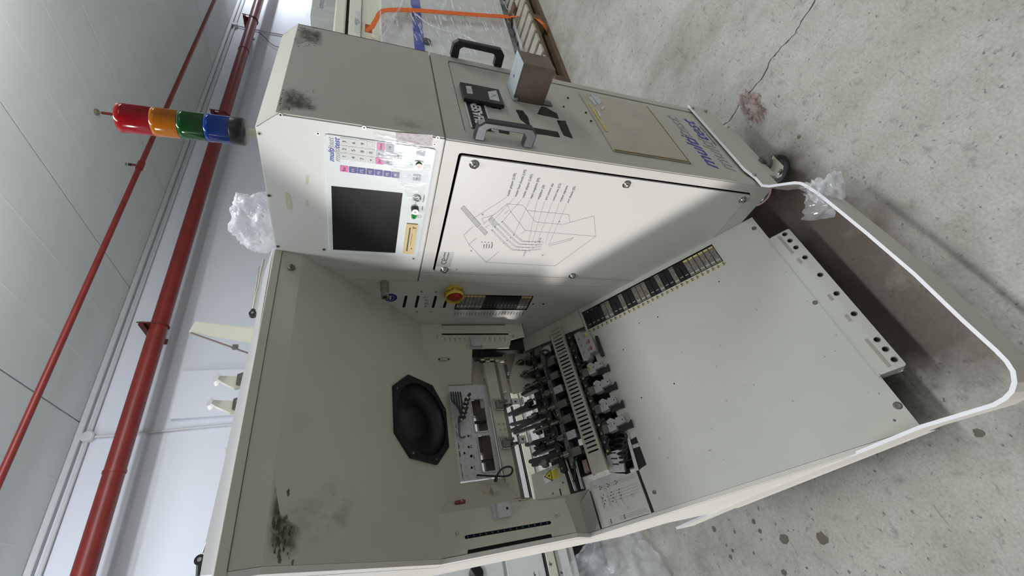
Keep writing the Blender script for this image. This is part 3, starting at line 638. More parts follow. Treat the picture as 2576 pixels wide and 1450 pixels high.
# fuse panel with slots, window and emergency stop
def c3(x, y): return F.u(900+x*.20687, 650+y*.2069)
wn = [c3(1200, 470), c3(1190, 620), c3(2065, 625), c3(2135, 470)]
wa0 = min(c3(1195, 625)[0], c3(2065, 628)[0]); wa1 = c3(1700, 450)[0]; wb0 = c3(2090, 560)[1]; wb1 = c3(1195, 540)[1]
holes = [rrect(wa0, wa1, wb0, wb1, .006)]
for (x0, y0), (x1, y1) in (((588, 465), (560, 590)), ((735, 465), (706, 592)), ((948, 468), (915, 594)), ((1075, 520), (1050, 594))):
    holes.append(slot(c3(x1, y1), c3(x0, y0), .0045))
mb = MB(); mb.prism([(-.499, .170), (-.499, 1.563), (-.93, 1.563), (-.93, .170)][::-1], F, -.004, 0, PAINT, holes, BLACKP); fp = part('fuse_panel', mb, H)
mb = MB(); mb.fbox(F, -.91, -.51, .5, 1.25, -.0059, -.0045, BLACK); part('panel_backing', mb, fp, 'black void behind the slots')
# relay modules seen in the window
n = 20
CLEARM = mat('clear_relay_case', (126, 122, 112), .25, var=.6, vscale=160, spec=.8)
for k in range(n):
    b1_ = wb1-.004-(wb1-wb0-.008)*k/n; b0_ = wb1-.004-(wb1-wb0-.008)*(k+.9)/n
    clear = k < 7 or k >= 17; mb = MB(); mb.fbox(F, wa0+.006, wa1-.010, b0_, b1_, -.0044, .0005 if clear else -.001, CLEARM if clear else BLACKP)
    mb.fbox(F, wa1-.012, wa1-.006, b0_, b1_, -.004, .001, FLOPPY if clear else BLACKP)
    if clear: mb.fbox(F, wa0+.018, wa0+.026, b0_+.001, b1_-.001, .0005, .002, LABEL)
    else: mb.fbox(F, wa0+.024, wa0+.028, b0_+.002, b1_-.002, -.001, -.0006, INK)
    part('fuse_holder', mb, fp)
mb = MB()
for k in range(24):
    x, y = 1185+(2010-1185)*k/23, 665; a, b = c3(x, y); mb.text(F, 'K%d' % (k+1), a, b, .0062, INK, .0004, 0, 0); mb.text(F, random.choice(('24V', 'M1', 'IN', 'LFS', 'SI')), a-.009, b, .005, INK, .0004)
for k in range(4):
    for j, w_ in enumerate((('Main', 'air', 'on'), ('vac', 'unit', '1 - 4'), ('ejec-', 'tor', '5 - 8'), ('temp', 'unit', ''))[k]): a, b = c3(815+j*18, 475+k*37); mb.text(F, w_, a, b, .0048, INK, .0004)
part('printed_captions', mb, fp)
for x, y in ((775, 407), (950, 410), (720, 651), (887, 652), (2133, 555)):
    a, b = c3(x, y); mb = MB(); mb.cyl(F.p(a, b, 0), F.p(a, b, .002), .0034, STEEL, 12); part('screw', mb, fp)
a, b = c3(2258, 558); mb = MB(); mb.cyl(F.p(a, b, 0), F.p(a, b, .0006), .0045, BLACK, 14); part('socket_hole', mb, fp)
a, b = c3(400, 478); mb = MB(); mb.prism(disc(a, b, .0225, 28), F, 0, .0008, WHITE); mb.prism(disc(a, b, .0205, 28), F, .0008, .0011, BLUES)
mb.prism(disc(a-.001, b+.001, .0125, 20), F, .0011, .0013, WHITE, [disc(a-.001, b+.001, .0118, 20)])
for s in (-1, 1): mb.prism([(a+s*.0043+.0036*math.cos(t), b+.001+.003*math.sin(t)) for t in [i*math.pi/6 for i in range(12)]], F, .0011, .0015, WHITE)
part('eye_protection_sign', mb, fp, 'round blue wear goggles sign')
# key switch knob above the sign
p = F.p(*c3(330, 380), 0); a, b = c3(325, 300); mb = MB()
p0_ = F.p(a, b, 0); p1_ = F.w(966, 745, .062)
mb.cyl(F.p(a, b, 0), F.p(a, b, .03), .0125, mat('grey_plastic', (128, 124, 112), .5), 20); mb.cyl(F.p(a, b, .03), F.p(a, b, .052), .0108, MATS['grey_plastic'], 20); mb.cyl(F.p(a, b, .052), F.p(a, b, .056), .012, MATS['grey_plastic'], 20); mb.cyl(F.p(a, b, .056), F.p(a, b, .0563), .007, BLACK, 16)
part('spout', mb, fp, 'short grey pipe stub sticking out of the panel')
# emergency stop
a, b = c3(1165, 395); mb = MB(); R_ = .030
mb.lathe(F.p(a, b, 0), F.ez, [(R_*.96, 0), (R_, .002), (R_, .031), (R_-.003, .032), (R_-.003, .010), (0, .010)], YELLOW, 36)
for k in range(6):
    th = math.radians(k*60+8)
    er = -F.ex*math.sin(th)+F.ey*math.cos(th); et = -(F.ex*math.cos(th)+F.ey*math.sin(th))
    fr = Fr(F.p(a, b, 0)+er*R_, F.ez.cross(er) , F.ez); mb.text(fr, 'EMO' if k % 1 == 0 else '', 0, .0165, .0135, INKD, .0004)
emo = part('emergency_stop', mb, fp, 'yellow guard ring lettered EMO')
mb = MB(); mb.lathe(F.p(a, b, .01), F.ez, [(.010, 0), (.010, .008), (.019, .009), (.0205, .013), (.0205, .018), (.017, .021), (0, .0215)], REDB, 32)
for th in (0, 2.1, 4.2):
    pts = [(a+.009*math.cos(th+t), b+.009*math.sin(th+t)) for t in (0, .35, .7, 1.05)]; mb.strip(pts, F, .0022, .0317, INKD)
part('stop_button', mb, fp, 'red mushroom stop button')

# --- items on the tower front G
def handle(px0, py0, px1, py1, m, lab):
    x0, z0 = G.u(px0, py0); x1, z1 = G.u(px1, py1); x = (x0+x1)/2
    mb = MB(); ft = Fr((x, 0, 0), (0, -1, 0), (0, 0, 1)); wd = .011
    outer = [(0, z0+.010), (.036, z0+.008), (.048, z0-.006), (.050, z1+.004), (.036, z1-.010), (0, z1-.010)]
    inner = [(0, z1+.016), (.026, z1+.016), (.034, z1+.024), (.034, z0-.024), (.026, z0-.014), (0, z0-.014)]
    mb.prism(outer+inner, ft, -wd, wd, m); part('handle', mb, H, lab, bev=.003)
handle(1140, 142, 1252, 165, BLACKP, 'black pull handle on the far edge of the tower front')
handle(1200, 345, 1328, 370, GREYH, 'worn grey black pull handle near the tower corner')
def cG(x, y): return G.u(1130+x*.15170, 180+y*.15172)
PLQ = Fr((0, -.008, 0), (1, 0, 0), (0, 0, 1))
c = [G.u(1130+x*.1517, 180+y*.1517, .012) for x, y in ((180, 165), (825, 300), (920, 555), (245, 440))]
mb = MB(); x0 = (c[2][0]+c[3][0])/2; x1 = (c[0][0]+c[1][0])/2; z1 = (c[0][1]+c[3][1])/2; z0 = (c[1][1]+c[2][1])/2
mb.fbox(G, x0, x1, z0, z1, .002, .012, BLACKP); plq = part('black_plaque', mb, H, 'black plastic cover with two white stickers', bev=.001)
for q in (((275, 240), (365, 245), (395, 372), (300, 362)), ((640, 335), (780, 315), (840, 495), (675, 465))):
    cc = [G.u(1130+x*.1517, 180+y*.1517, .0122) for x, y in q]; mb = MB(); mb.prism(cc, G, .012, .0124, LABELW)
    u = cc[1][0]-cc[2][0]
    cx = sum(p[0] for p in cc)/4; cz = sum(p[1] for p in cc)/4
    if q[0][0] == 275: [mb.strip([(cx-.010, cz+.006-.005*i), (cx+.009-.003*i, cz+.006-.005*i)], G, .0012, .0126, INK) for i in range(3)]
    else: mb.strip([(cx-.012, cz+.010), (cx+.010, cz-.010)], G, .0012, .0126, INKD); mb.strip([(cx-.008, cz-.012), (cx+.012, cz+.004)], G, .0008, .0126, INKD)
    part('sticker', mb, plq)
# black CHASEM style sign
cc = [cG(270, 470), cG(565, 520), cG(680, 965), cG(455, 920)]
sx0 = (cG(668, 965)[0]+cG(420, 925)[0])/2-.004; sx1 = cG(270, 470)[0]+.02; sz1 = cG(330, 720)[1]; sz0 = cG(610, 690)[1]
mb = MB(); mb.fbox(G, sx0, sx1, sz0, sz1, 0, .0012, INKD); mb.fbox(G, sx0, sx1, sz0-.006, sz0, 0, .0012, LABELW); mb.fbox(G, sx0, sx1, sz1, sz1+.004, 0, .0012, LABELW)
SGN = Fr(G.p(0, 0), G.ex, G.ey)
ta, tb = cG(530, 905)[0], cG(430, 520)[0]
mb.text(G, 'CHASEM', ta, 1.0907, .0365, WHITE, .0014, .05, 0, .0011, 'LEFT', sx=.81); part('sign_plate', mb, H, 'black sign with white letters partly hidden by the handle')
for q in (((700, 555), (862, 580), (868, 620), (715, 595)), ((818, 940), (990, 975), (1005, 1035), (833, 1005)), ((1110, 625), (1220, 640), (1305, 740), (1350, 880), (1290, 870), (1180, 780)), ((1330, 910), (1800, 990), (1850, 1085), (1370, 1010)), ((1790, 800), (1930, 810), (2050, 1100), (1900, 1050)), ((1520, 580), (1580, 575), (1790, 690), (1825, 775), (1465, 695))):
    p = [cG(*v) for v in q]; pp = []
    for i in range(len(p)):
        a, b = p[i], p[(i+1) % len(p)]
        for j in range(5): t = j/5; pp.append((a[0]+(b[0]-a[0])*t+random.uniform(-.0012, .0012), a[1]+(b[1]-a[1])*t+random.uniform(-.0012, .0012)))
    mb = MB(); mb.prism(pp, G, -.002, -.0012, TAPE); part('tape_remnant', mb, H, 'torn black tape remnant')
# steel box on the tower front
hB = .085
bx = G.us([(1275, 215), (1290, 250), (1365, 262)], .0)
x1 = G.u(1276, 216)[0]; x0 = (G.u(1292, 250)[0]+G.u(1362, 266)[0])/2; zt = G.u(1283, 232)[1]; zb_ = G.u(1366, 264)[1]
hB = .1
mb = MB(); mb.fbox(G, x0, x1, zb_, zt, 0, hB, RUSTY); mb.fbox(G, x0-.001, x1+.001, zt, zt+.0015, -.0, hB, LITSTEEL); mb.fbox(G, x0-.004, x0-.001, zt-.012, zt+.0015, 0, .008, LITSTEEL)  # top plate in brighter steel, painting in the light that falls on it
mb.cyl(G.p((x0+x1)/2+.005, zt+.0014, .045), G.p((x0+x1)/2+.005, zt+.0018, .045), .004, BLACK, 12)
stb = part('steel_box', mb, H, 'tarnished bare steel box with its lit top coloured brighter', bev=.0015)
mb = MB(); mb.fbox(G, x0+.004, x0+.03, zb_-.03, zb_, 0, .002, MIDM); part('box_tab', mb, H)
# clear document pouch
c = G.us([(1455, 232), (1545, 381), (1737, 411), (1622, 266)])
px0 = (c[1][0]+c[2][0])/2; px1 = (c[0][0]+c[3][0])/2; pz1 = (c[0][1]+c[1][1])/2; pz0 = (c[2][1]+c[3][1])/2
px1 = min(px1, hx1-.002)
mb = MB(); mb.fbox(G, px0, px1, pz0, pz1, -.001, .0009, POUCH); mb.fbox(G, px0+.004, px0+.008, pz0+.002, pz1-.004, .0016, .0024, ADH); mb.fbox(G, px0-.002, px1+.001, pz0-.006, pz0-.002, -.001, .0006, ADH); pouch = part('document_pouch', mb, H, 'yellowed clear document pouch')
c = [G.u(1430+x*.17934, 210+y*.17931, .003) for x, y in ((285, 285), (330, 300), (555, 665), (530, 670))]
mb = MB(); mb.prism(c, G, .0016, .0024, mat('yellow_tag', (206, 196, 110), .5)); part('yellow_tag', mb, pouch, 'narrow yellow paper tag with print')
TORN = mat('torn_white_paper', (206, 208, 214), .6)
for q in (((270, 195), (330, 180), (400, 290), (370, 310), (340, 260)), ((310, 150), (420, 190), (470, 260), (430, 300)), ((440, 335), (500, 320), (510, 350), (470, 375)), ((380, 360), (430, 390), (465, 460), (440, 470))):
    mb = MB(); mb.prism([G.u(1430+x*.17934, 210+y*.17931, .002) for x, y in q], G, .0016, .0020, TORN); part('paper_shred', mb, pouch)
mb = MB(); a, b = G.u(1727, 345); p, q = G.u(1768, 388), G.u(1704, 300)
TXF = mat('outline_fill_shade', (190, 189, 179), .5)
LABELW_ = LABELW; LABELW = TXF
wl = abs(q[0]-p[0]); wordmark(mb, G, a+.005, G.u(1733, 345)[1], .072, -.0017, False, BLUE, INK, sx=1.12)
wordmark(mb, G, a+.005, G.u(1768, 345)[1], .072, -.0017, True, BLUE, INK, sx=1.12)
a, b = G.u(1786, 345); mb.text(G, 'elektronische systeme', a+.01, b+.002, .013, INK, -.0017, .2)
LABELW = LABELW_
part('word_mark', mb, svc, 'large blue and outlined maker word mark')
for px, py, r_ in ((1429, 246, .003), (1418, 268, .0025), (1406, 305, .003), (1474, 283, .003), (1487, 304, .003)):
    a, b = G.u(px, py); mb = MB(); mb.cyl(G.p(a, b, -.002), G.p(a, b, .001), r_, BLACK, 10); part('rivet_hole', mb, svc)
# dirt on the cover corners
mb = MB()
for k in range(40):
    px, py = random.uniform(692, 800), random.uniform(225, 278)
    if random.random() < .5: px = 690+abs(random.gauss(0, 22))
    a, b = G.u(px, py); a = min(max(a, .004), W-.004); b = min(b, 1.522); r_ = random.uniform(.0006, .0022); mb.prism([(a+r_*random.uniform(.5, 2.2)*math.cos(t), b+r_*random.uniform(.4, 1)*math.sin(t)) for t in [i*math.pi/3 for i in range(6)]], G, 0, .0002, DIRT)
for k in range(45):
    a, b = G.u(random.uniform(740, 805), random.uniform(68, 118)); a = min(max(a, .004), W-.004); b = min(b, 1.522); r_ = random.uniform(.0006, .002); mb.prism([(a+r_*random.uniform(.5, 1.6)*math.cos(t), b+r_*random.uniform(.4, 1.4)*math.sin(t)) for t in [i*math.pi/3 for i in range(6)]], G, 0, .0002, DIRT)
part('grime_specks', mb, cover, kind='stuff')
def clampG(pts): return [(min(max(a, .003), W-.002), min(b, 1.5245)) for a, b in G.us(pts)]
grime_patch(G, clampG([(694, 222), (735, 218), (802, 250), (805, 284), (740, 278), (692, 284)]), GRIME, cover)
grime_patch(G, clampG([(750, 64), (812, 80), (815, 122), (742, 100)]), GRIME, cover)
grime_patch(G, clampG([(980, 290), (1100, 310), (1105, 335), (985, 318)]), GRIMEL, cover)
mb = MB(); mb.prism([(v[0], v[1]) for v in G.us([(740, 96), (764, 97), (771, 103), (756, 110), (741, 107)])], G, 0, .0008, LABEL); part('tape_remnant', mb, cover, 'pale grey tape remnant near the top corner')

# --- signal tower
ax0 = Vector((.08, .1045, 1.5656)); ax1 = Vector((.08, .1105, 1.826)); dv = (ax1-ax0).normalized()
def axp(px):  # point on the axis seen at picture column px
    best = None
    for i in range(401):
        p = ax0+dv*(.27*i/400); q = p-CAM; x = 1288-FOC*q.dot(UP)/q.dot(FW)
        if best is None or abs(x-px) < best[0]: best = (abs(x-px), p)
    return best[1]
RS = .0285
mb = MB(); mb.cyl(ax0, axp(616), .009, mat('stem_plastic', (196, 192, 178), .5), 16); mb.cyl(ax0, ax0+dv*.006, .02, MATS['stem_plastic'], 20); part('stack_light_stem', mb, H)
mb = MB(); p, q = axp(620), axp(583); L_ = (q-p).length; mb.lathe(p, dv, [(0, 0), (RS*.9, 0), (RS*1.02, .003), (RS*1.02, L_-.002), (RS, L_), (0, L_)], BLACKP, 32); stack = part('stack_light', mb, H, 'black base of the four colour stack light')
for pa_, pb_, m, nm in ((582, 521, LBLU, 'blue'), (520, 456, LGRN, 'green'), (455, 389, LORA, 'orange'), (388, 303, LRED, 'red')):
    p, q = axp(pa_), axp(pb_); L_ = (q-p).length; mb = MB()
    prf = [(RS*.97, 0), (RS, .0006), (RS, L_*.78), (RS*1.02, L_*.8), (RS*1.02, L_-.0006), (RS*.97, L_)]
    if nm == 'red': prf += [(RS*.9, L_), (0, L_)]
    mb.lathe(p, dv, prf, m, 32)
    inner = mat(nm+'_inner', tuple(int(c_) for c_ in {'blue': (20, 60, 150), 'green': (14, 70, 30), 'orange': (190, 110, 20), 'red': (160, 14, 26)}[nm]), .4)
    mb.cyl(p+dv*.001, p+dv*(L_*.9), RS*.78, inner, 24); mb.cyl(p+dv*.0005, p+dv*.004, RS*.9, inner, 24)
    for k in range(24):
        th = 2*math.pi*k/24; a_ = dv.orthogonal().normalized(); b_ = dv.cross(a_); o_ = (a_*math.cos(th)+b_*math.sin(th))*RS*.82
        mb.cyl(p+dv*.003+o_, p+dv*L_*.75+o_, .0012, m, 5, cap=False)
    part('lens', mb, stack, nm+' lens of the stack light')
# ------------------------------------------------------------------ work bay: left wall, deck, upper panel
mb = MB()
yz = [(.391, 1.5656), (.401, 1.5034), (.7277, 1.1486), (.7277, .768), (.79, .70), (.1208, .1487), (.1208, .105), (.80, .105), (.82, .40), (.93, .52), (.93, 1.20), (.80, 1.30), (.80, 1.5656)]
mb.prism(yz, SIDE, XL-.012, XL, WHITEP if False else PAINT); lw = part('side_wall', mb, H, bev=.002)
LO = Fr((XL-.012, 0, 0), (0, -1, 0), (0, 0, 1)); mb = MB(); mb.strip([(-.43, 1.55), (-.44, 1.51), (-.757, 1.165), (-.757, .765), (-.80, .692), (-.145, .152)], LO, .0018, .0003, INK); part('side_seam', mb, lw)
# deck
dl = math.hypot(.638-.1208, .5691-.1487)
top = D.u(1640, 1293)[1]
def cb(x, y): return D.u(1400+x*.24135, 550+y*.24138)
wc = D.us([(1462, 795), (1788, 608), (1813, 650), (1486, 836)])
wx0 = (wc[2][0]+wc[3][0])/2; wx1 = (wc[0][0]+wc[1][0])/2; wy0 = (wc[1][1]+wc[2][1])/2; wy1 = (wc[0][1]+wc[3][1])/2
holes = [[(wx0, wy0), (wx1, wy0), (wx1, wy1), (wx0, wy1)]]
for px, py in ((1655, 798), (1568, 880), (1696, 966), (1614, 1001), (1608, 814), (1809, 709)):
    a, b = D.u(px, py); holes.append(disc(a, b, .0022, 8))
n0 = D.u(1600, 1105); n1 = D.u(1626, 1168)       # notch left of centre
mb = MB(); mb.prism([(XL+.0005, 0), (-.001, 0), (-.001, top-.004), (XL+.0005, top-.004)], D, -.006, 0, DECKP, holes, BLACK); deck = part('deck_plate', mb, H)
mb = MB(); mb.fbox(D, wx0-.01, wx1+.006, wy0-.01, wy1+.01, -.05, -.046, BLACK); part('window_back', mb, deck)
for px, py, r_ in ((1897, 575, .005), (2050, 762, .0045), (2258, 1021, .0065), (2250, 1058, .002), (1646, 1239, .004)):
    a, b = D.u(px, py); mb = MB(); mb.lathe(D.p(a, b, 0), D.ez, [(r_*1.4, 0), (r_*1.4, .0006), (r_*.7, .0008), (r_*.6, .0003), (0, .0003)], MIDM, 14); part('screw', mb, deck)
mb = MB()
for k in range(60):
    a = random.uniform(XL+.05, -.06); b = random.uniform(.02, top-.05); r_ = random.uniform(.0005, .0018); th = random.uniform(0, 3)
    mb.prism([(a+r_*(3 if k % 4 == 0 else 1.2)*math.cos(t)*math.cos(th)-r_*.6*math.sin(t)*math.sin(th), b+r_*(3 if k % 4 == 0 else 1.2)*math.cos(t)*math.sin(th)+r_*.6*math.sin(t)*math.cos(th)) for t in [i*math.pi/3 for i in range(6)]], D, 0, .0002, DIRT)
part('grime_specks', mb, deck, kind='stuff')
# relay row in the deck window
n = 28
clearset = {0, 1, 2, 3, 4, 5, 6, 9, 12, 16, 17, 18, 21, 22}
for k in range(n):
    b0_ = wy0+.002+(wy1-wy0-.004)*k/n; b1_ = b0_+(wy1-wy0-.004)/n*.9; cl = k in (0, 1, 2, 3, 4, 5, 8, 11, 14, 15, 16, 19, 22, 23)
    mb = MB(); mb.fbox(D, wx0+.004, wx1-.004, b0_, b1_, -.03, -.003 if cl else -.006, CLEARM if cl else BLACKP)
    if cl:
        mb.fbox(D, wx0+.010, wx0+.016, b0_+.002, b1_-.002, -.003, -.001, LABEL); mb.fbox(D, wx1-.012, wx1-.006, b0_+.001, b1_-.001, -.003, -.002, FLOPPY if k < 7 else MIDM)
    else: mb.fbox(D, wx0+.018, wx0+.021, b0_+.003, b1_-.003, -.006, -.0055, LABEL)
    part('relay', mb, deck)
mb = MB(); lx0 = wx0-.016
mb.fbox(D, lx0, wx0-.003, wy0-.004, wy1-.002, 0, .0006, CREAM)
for k in range(29):
    b = wy0+.002+(wy1-wy0-.006)*k/28; mb.text(D, 'K%d' % (k+20), (lx0+wx0-.003)/2, b+.002, .0068, INKD, .0007, bold=.0003); mb.text(D, random.choice(('LGR', 'SEG', 'LAD', 'SS')), (lx0+wx0-.003)/2, b-.003, .0046, INKD, .0007)
part('label_strip', mb, deck, 'cream strip with printed relay numbers')
mb = MB()
for px, py, t in ((1771, 611, 'G'), (1745, 626, 'U')): a, b = D.u(px, py); mb.text(D, t, a, b, .008, INK, .0004)
part('printed_captions', mb, deck)
# continuation of the deck beside the tower
q = [D.u(1305, 858), D.u(1440, 790), D.u(1455, 842)]
e_ = q[0][1]
mb = MB(); mb.prism([(-.001, top-.002), (-.001, e_), (-.055, e_-.005), (-.078, top-.002)], D, -.006, 0, TAUPE); part('deck_corner_plate', mb, H)
# lower apron bar with rubber-bushed holes
ac = [D.u(1935, 600, .012), D.u(1985, 575, .012), D.u(2280, 918, .012), D.u(2215, 945, .012)]
ax_0 = (ac[2][0]+ac[3][0])/2; ax_1 = (ac[0][0]+ac[1][0])/2; ay0 = (ac[1][1]+ac[2][1])/2; ay1 = (ac[0][1]+ac[3][1])/2
hs = []
hp = ((1974, 590), (1987, 606), (2002, 623), (2025, 648), (2063, 692), (2104, 739), (2148, 790), (2206, 855), (2227, 879), (2249, 905))
for px, py in hp: a, b = D.u(px, py, .012); hs.append((a, b))
mb = MB(); mb.prism(inset_round([(ax_0, ay0), (ax_1, ay0), (ax_1, ay1), (ax_0, ay1)], .006), D, .0095, .012, DECKP, [disc(a, b, .0058, 12) for a, b in hs], BLACK)
mb.fbox(D, ax_0, ax_0+.0025, ay0+.004, ay1, -.034, .0095, DECKP); mb.fbox(D, ax_1-.0025, ax_1, ay0+.004, ay1, -.034, .0095, DECKP); mb.fbox(D, ax_0+.006, ax_1-.006, ay0, ay0+.0025, -.034, .0095, DECKP)
mb.fbox(D, ax_0-.002, ax_1+.002, ay1, ay1+.0035, .0005, .0125, DECKP)
ap = part('connector_apron', mb, H, 'bent metal bar with ten round cable holes')
for a, b in hs:
    mb = MB(); mb.lathe(D.p(a, b, .006), D.ez, [(.0058, 0), (.0058, .007), (.0072, .007), (.0072, .0062)], MIDM, 14); mb.cyl(D.p(a, b, .004), D.p(a, b, .006), .0062, BLACK, 12); part('bushing', mb, ap)
for x0, y0, x1, y1 in ((945, 120, 1042, 232), (1070, 265, 1100, 298), (1275, 505, 1305, 543), (1390, 638, 1425, 683), (1525, 800, 1685, 985)):
    p, q = D.u(1600+x0*.3793, 550+y0*.3793, .012), D.u(1600+x1*.3793, 550+y1*.3793, .012); mb = MB(); mb.prism([(p[0], p[1]-.004), (p[0], p[1]+.004), (q[0], q[1]+.004), (q[0], q[1]-.004)][::-1], D, .012, .0124, mat('grey_caption_tape', (150, 148, 138), .6)); part('caption_strip', mb, ap)
# sheet-metal box under the deck: apron front and underside hidden frame
mb = MB(); mb.box(XL+.02, -.02, .16, .80, .10, .12, DARKM); mb.box(XL+.03, -.03, .70, .715, .12, .45, DARKM); part('base_frame', mb, H)

# upper overhanging panel
q = P1.us([(1065, 880), (1130, 970), (1150, 1215), (1095, 1295)])
xr0, br0 = -.107, P1.u(1062, 850)[1]; 
bB = -(math.hypot(.7277-.401, 1.5034-1.1486))
bI = bB*(.808-.401)/(.7277-.401)
xa, xb, xc, xd = -.107, -.200, -.522, -.612
P1poly = [(XL, 0), (XL, bB), (xd, bB), (xc, bI), (xb, bI), (xa, bB), (-.001, bB), (-.001, 0)]
fan = P1.us([(986, 972), (1022, 945), (1083, 972), (1117, 1033), (1125, 1127), (1096, 1171), (1030, 1154), (990, 1090)])
fx = sum(p[0] for p in fan)/8; fy = sum(p[1] for p in fan)/8
_ds = []
for _i in range(8):
    (_x0, _y0), (_x1, _y1) = fan[_i], fan[(_i+1) % 8]; _ds.append(abs((_x1-_x0)*(_y0-fy)-(_x0-fx)*(_y1-_y0))/math.hypot(_x1-_x0, _y1-_y0))
FR_ = min(_ds)*.93
FANM = mat('black_fan_plastic', (13, 13, 15), .45)
P1M = mat('upper_panel_paint', (190, 187, 173), .5, var=.09, vscale=3, bump=.06, bscale=500, spots=.16)
mb = MB(); mb.prism(P1poly, P1, -.004, 0, P1M, [disc(fx, fy, FR_+.004, 28)], BLACK); up1 = part('upper_panel', mb, H)
# fan
mb = MB(); mb.prism(fan, P1, .0, .008, FANM, [disc(fx, fy, FR_, 28)], FANM); fanp = part('fan_frame', mb, up1, 'black eight sided fan grille frame')
mb = MB(); mb.lathe(P1.p(fx, fy, 0), P1.ez, [(FR_+.002, .006), (FR_, .0), (FR_*.95, -.014), (FR_*.8, -.022), (FR_*.5, -.027), (FR_*.45, -.020), (FR_*.3, -.014), (0, -.012)], FANM, 36); part('fan_bowl', mb, up1, 'dark recessed bowl of the fan')
for i in (0, 3, 5, 6):
    a = fx+(fan[i][0]-fx)*.90; b = fy+(fan[i][1]-fy)*.90; mb = MB(); mb.cyl(P1.p(a, b, .008), P1.p(a, b, .0095), .0032, STEEL, 12); part('fan_screw', mb, up1)
# folded top strip and screws
h2 = math.hypot(.010, .0622)
mb = MB(); mb.fbox(P2, XL, -.001, 0, h2-.016, -.004, 0, P1M); part('top_strip', mb, H)
mb = MB(); mb.fbox(P2, XL-.012, .0, h2-.015, h2+.003, -.03, .004, P1M); part('top_rim', mb, H, bev=.0015)
a, b = P2.u(733, 675); mb = MB(); mb.lathe(P2.p(a, b, 0), P2.ez, [(.0085, 0), (.0085, .005), (.007, .007), (0, .0075)], MIDM, 18); mb.fbox(P2, a-.008, a+.008, b-.0008, b+.0008, .0074, .0078, BLACK); part('quarter_turn_screw', mb, H)
# lid on top, seen edge on
mb = MB(); LID = Fr((0, .405, 0), (1, 0, 0), (0, 0, 1))
lp = [LID.u(*p) for p in ((686, 625), (548, 1445), (503, 1449), (520, 1350), (560, 1180), (600, 990), (640, 820), (664, 690))]
mb.prism(lp, LID, -.012, 0, WHITEP); part('lid_edge', mb, H, 'white edge of the loading lid')
TOPB = Fr((0, .47, 0), (1, 0, 0), (0, 0, 1))
def tpx(m, pts, h0, h1, name, lab=None, fr=TOPB, bev=0):
    mb = MB(); mb.prism(fr.us(pts, h1), fr, h0, h1, m); return part(name, mb, H, lab, bev=bev)
mb = MB(); mb.box(XL-.01, -.004, .41, .80, 1.545, 1.5656, PAINT); part('bay_roof', mb, H)
# cream hood with bent lower flap
Y0 = Fr((0, .56, 0), (1, 0, 0), (0, 0, 1))
hd = [(475, 838), (492, 829), (640, 822), (660, 864), (640, 866)]
mb = MB(); A = [Y0.w(x, y) for x, y in ((474, 836), (640, 866), (640, 832), (492, 808))]; Bk = [v+Vector((.10, .10, 0)) for v in A]
A2 = [Y0.w(474, 836), Y0.w(640, 866), Y0.w(648, 830), Y0.w(492, 809)]; Bk = [Y0.w(474, 836)+Vector((.02, .02, 0)), Y0.w(640, 866)+Vector((.03, .02, -.03)), Y0.w(650, 806)+Vector((.03, .09, -.03)), Y0.w(530, 796)+Vector((.01, .05, 0))]
mb.add(A2+Bk, [[0, 1, 2, 3], [7, 6, 5, 4], [3, 2, 6, 7], [0, 3, 7, 4], [1, 0, 4, 5], [2, 1, 5, 6]], CREAMB); hood = part('lid_hood', mb, H, 'cream angular hood standing up behind the lid edge', bev=.001)
mb = MB(); mb.tube([Y0.w(480, 838), Y0.w(560, 866), Y0.w(635, 893)], .0022, mat('brown_seal', (120, 104, 100), .6), 6); mb.fbox(Y0, Y0.u(590, 875)[0]-.006, Y0.u(590, 875)[0]+.006, Y0.u(590, 875)[1]-.008, Y0.u(590, 875)[1]+.004, -.002, .006, MIDM); part('hood_stay', mb, H)
# two clamps on the rim
for k, ((x0, y0), (x1, y1), (x2, y2)) in enumerate((((543, 952), (600, 962), (612, 953)), ((527, 1013), (590, 1024), (600, 1015)))):
    mb = MB(); fr = Fr((0, .43, 0), (1, 0, 0), (0, 0, 1)); s = .0
    mb.prism(fr.us([(x0-4, y0-4), (x0+12, y0-6), (x1, y1-15), (x1+4, y1+10), (x1-12, y1+14), (x0+16, y0+10)]), fr, -.012, 0, CREAMB); cl = part('clamp_arm', mb, H, 'cream tapered clamp arm on the rim')
    mb = MB(); mb.prism(fr.us([(x0-8, y0+6), (x0+6, y0-14), (x0+12, y0-10), (x0+2, y0+8), (x0-6, y0+12)]), fr, -.016, .003, WHITEP); part('clamp_tip', mb, cl)
    mb = MB(); mb.prism(fr.us([(x1-2, y1-18), (x1+22, y1-26), (x1+20, y1+14), (x1-6, y1+8)]), fr, -.014, .004, MIDM); mb.cyl(fr.p(*fr.u(x1+10, y1-10), .004), fr.p(*fr.u(x1+10, y1-10), .009), .004, STEEL, 10); part('clamp_foot', mb, cl)
for pts in (((566, 1128), (585, 1118), (590, 1145), (570, 1150)), ((560, 1215), (585, 1200), (578, 1250), (565, 1258))):
    tpx(CREAMB, pts, -.01, 0, 'hinge_tab')
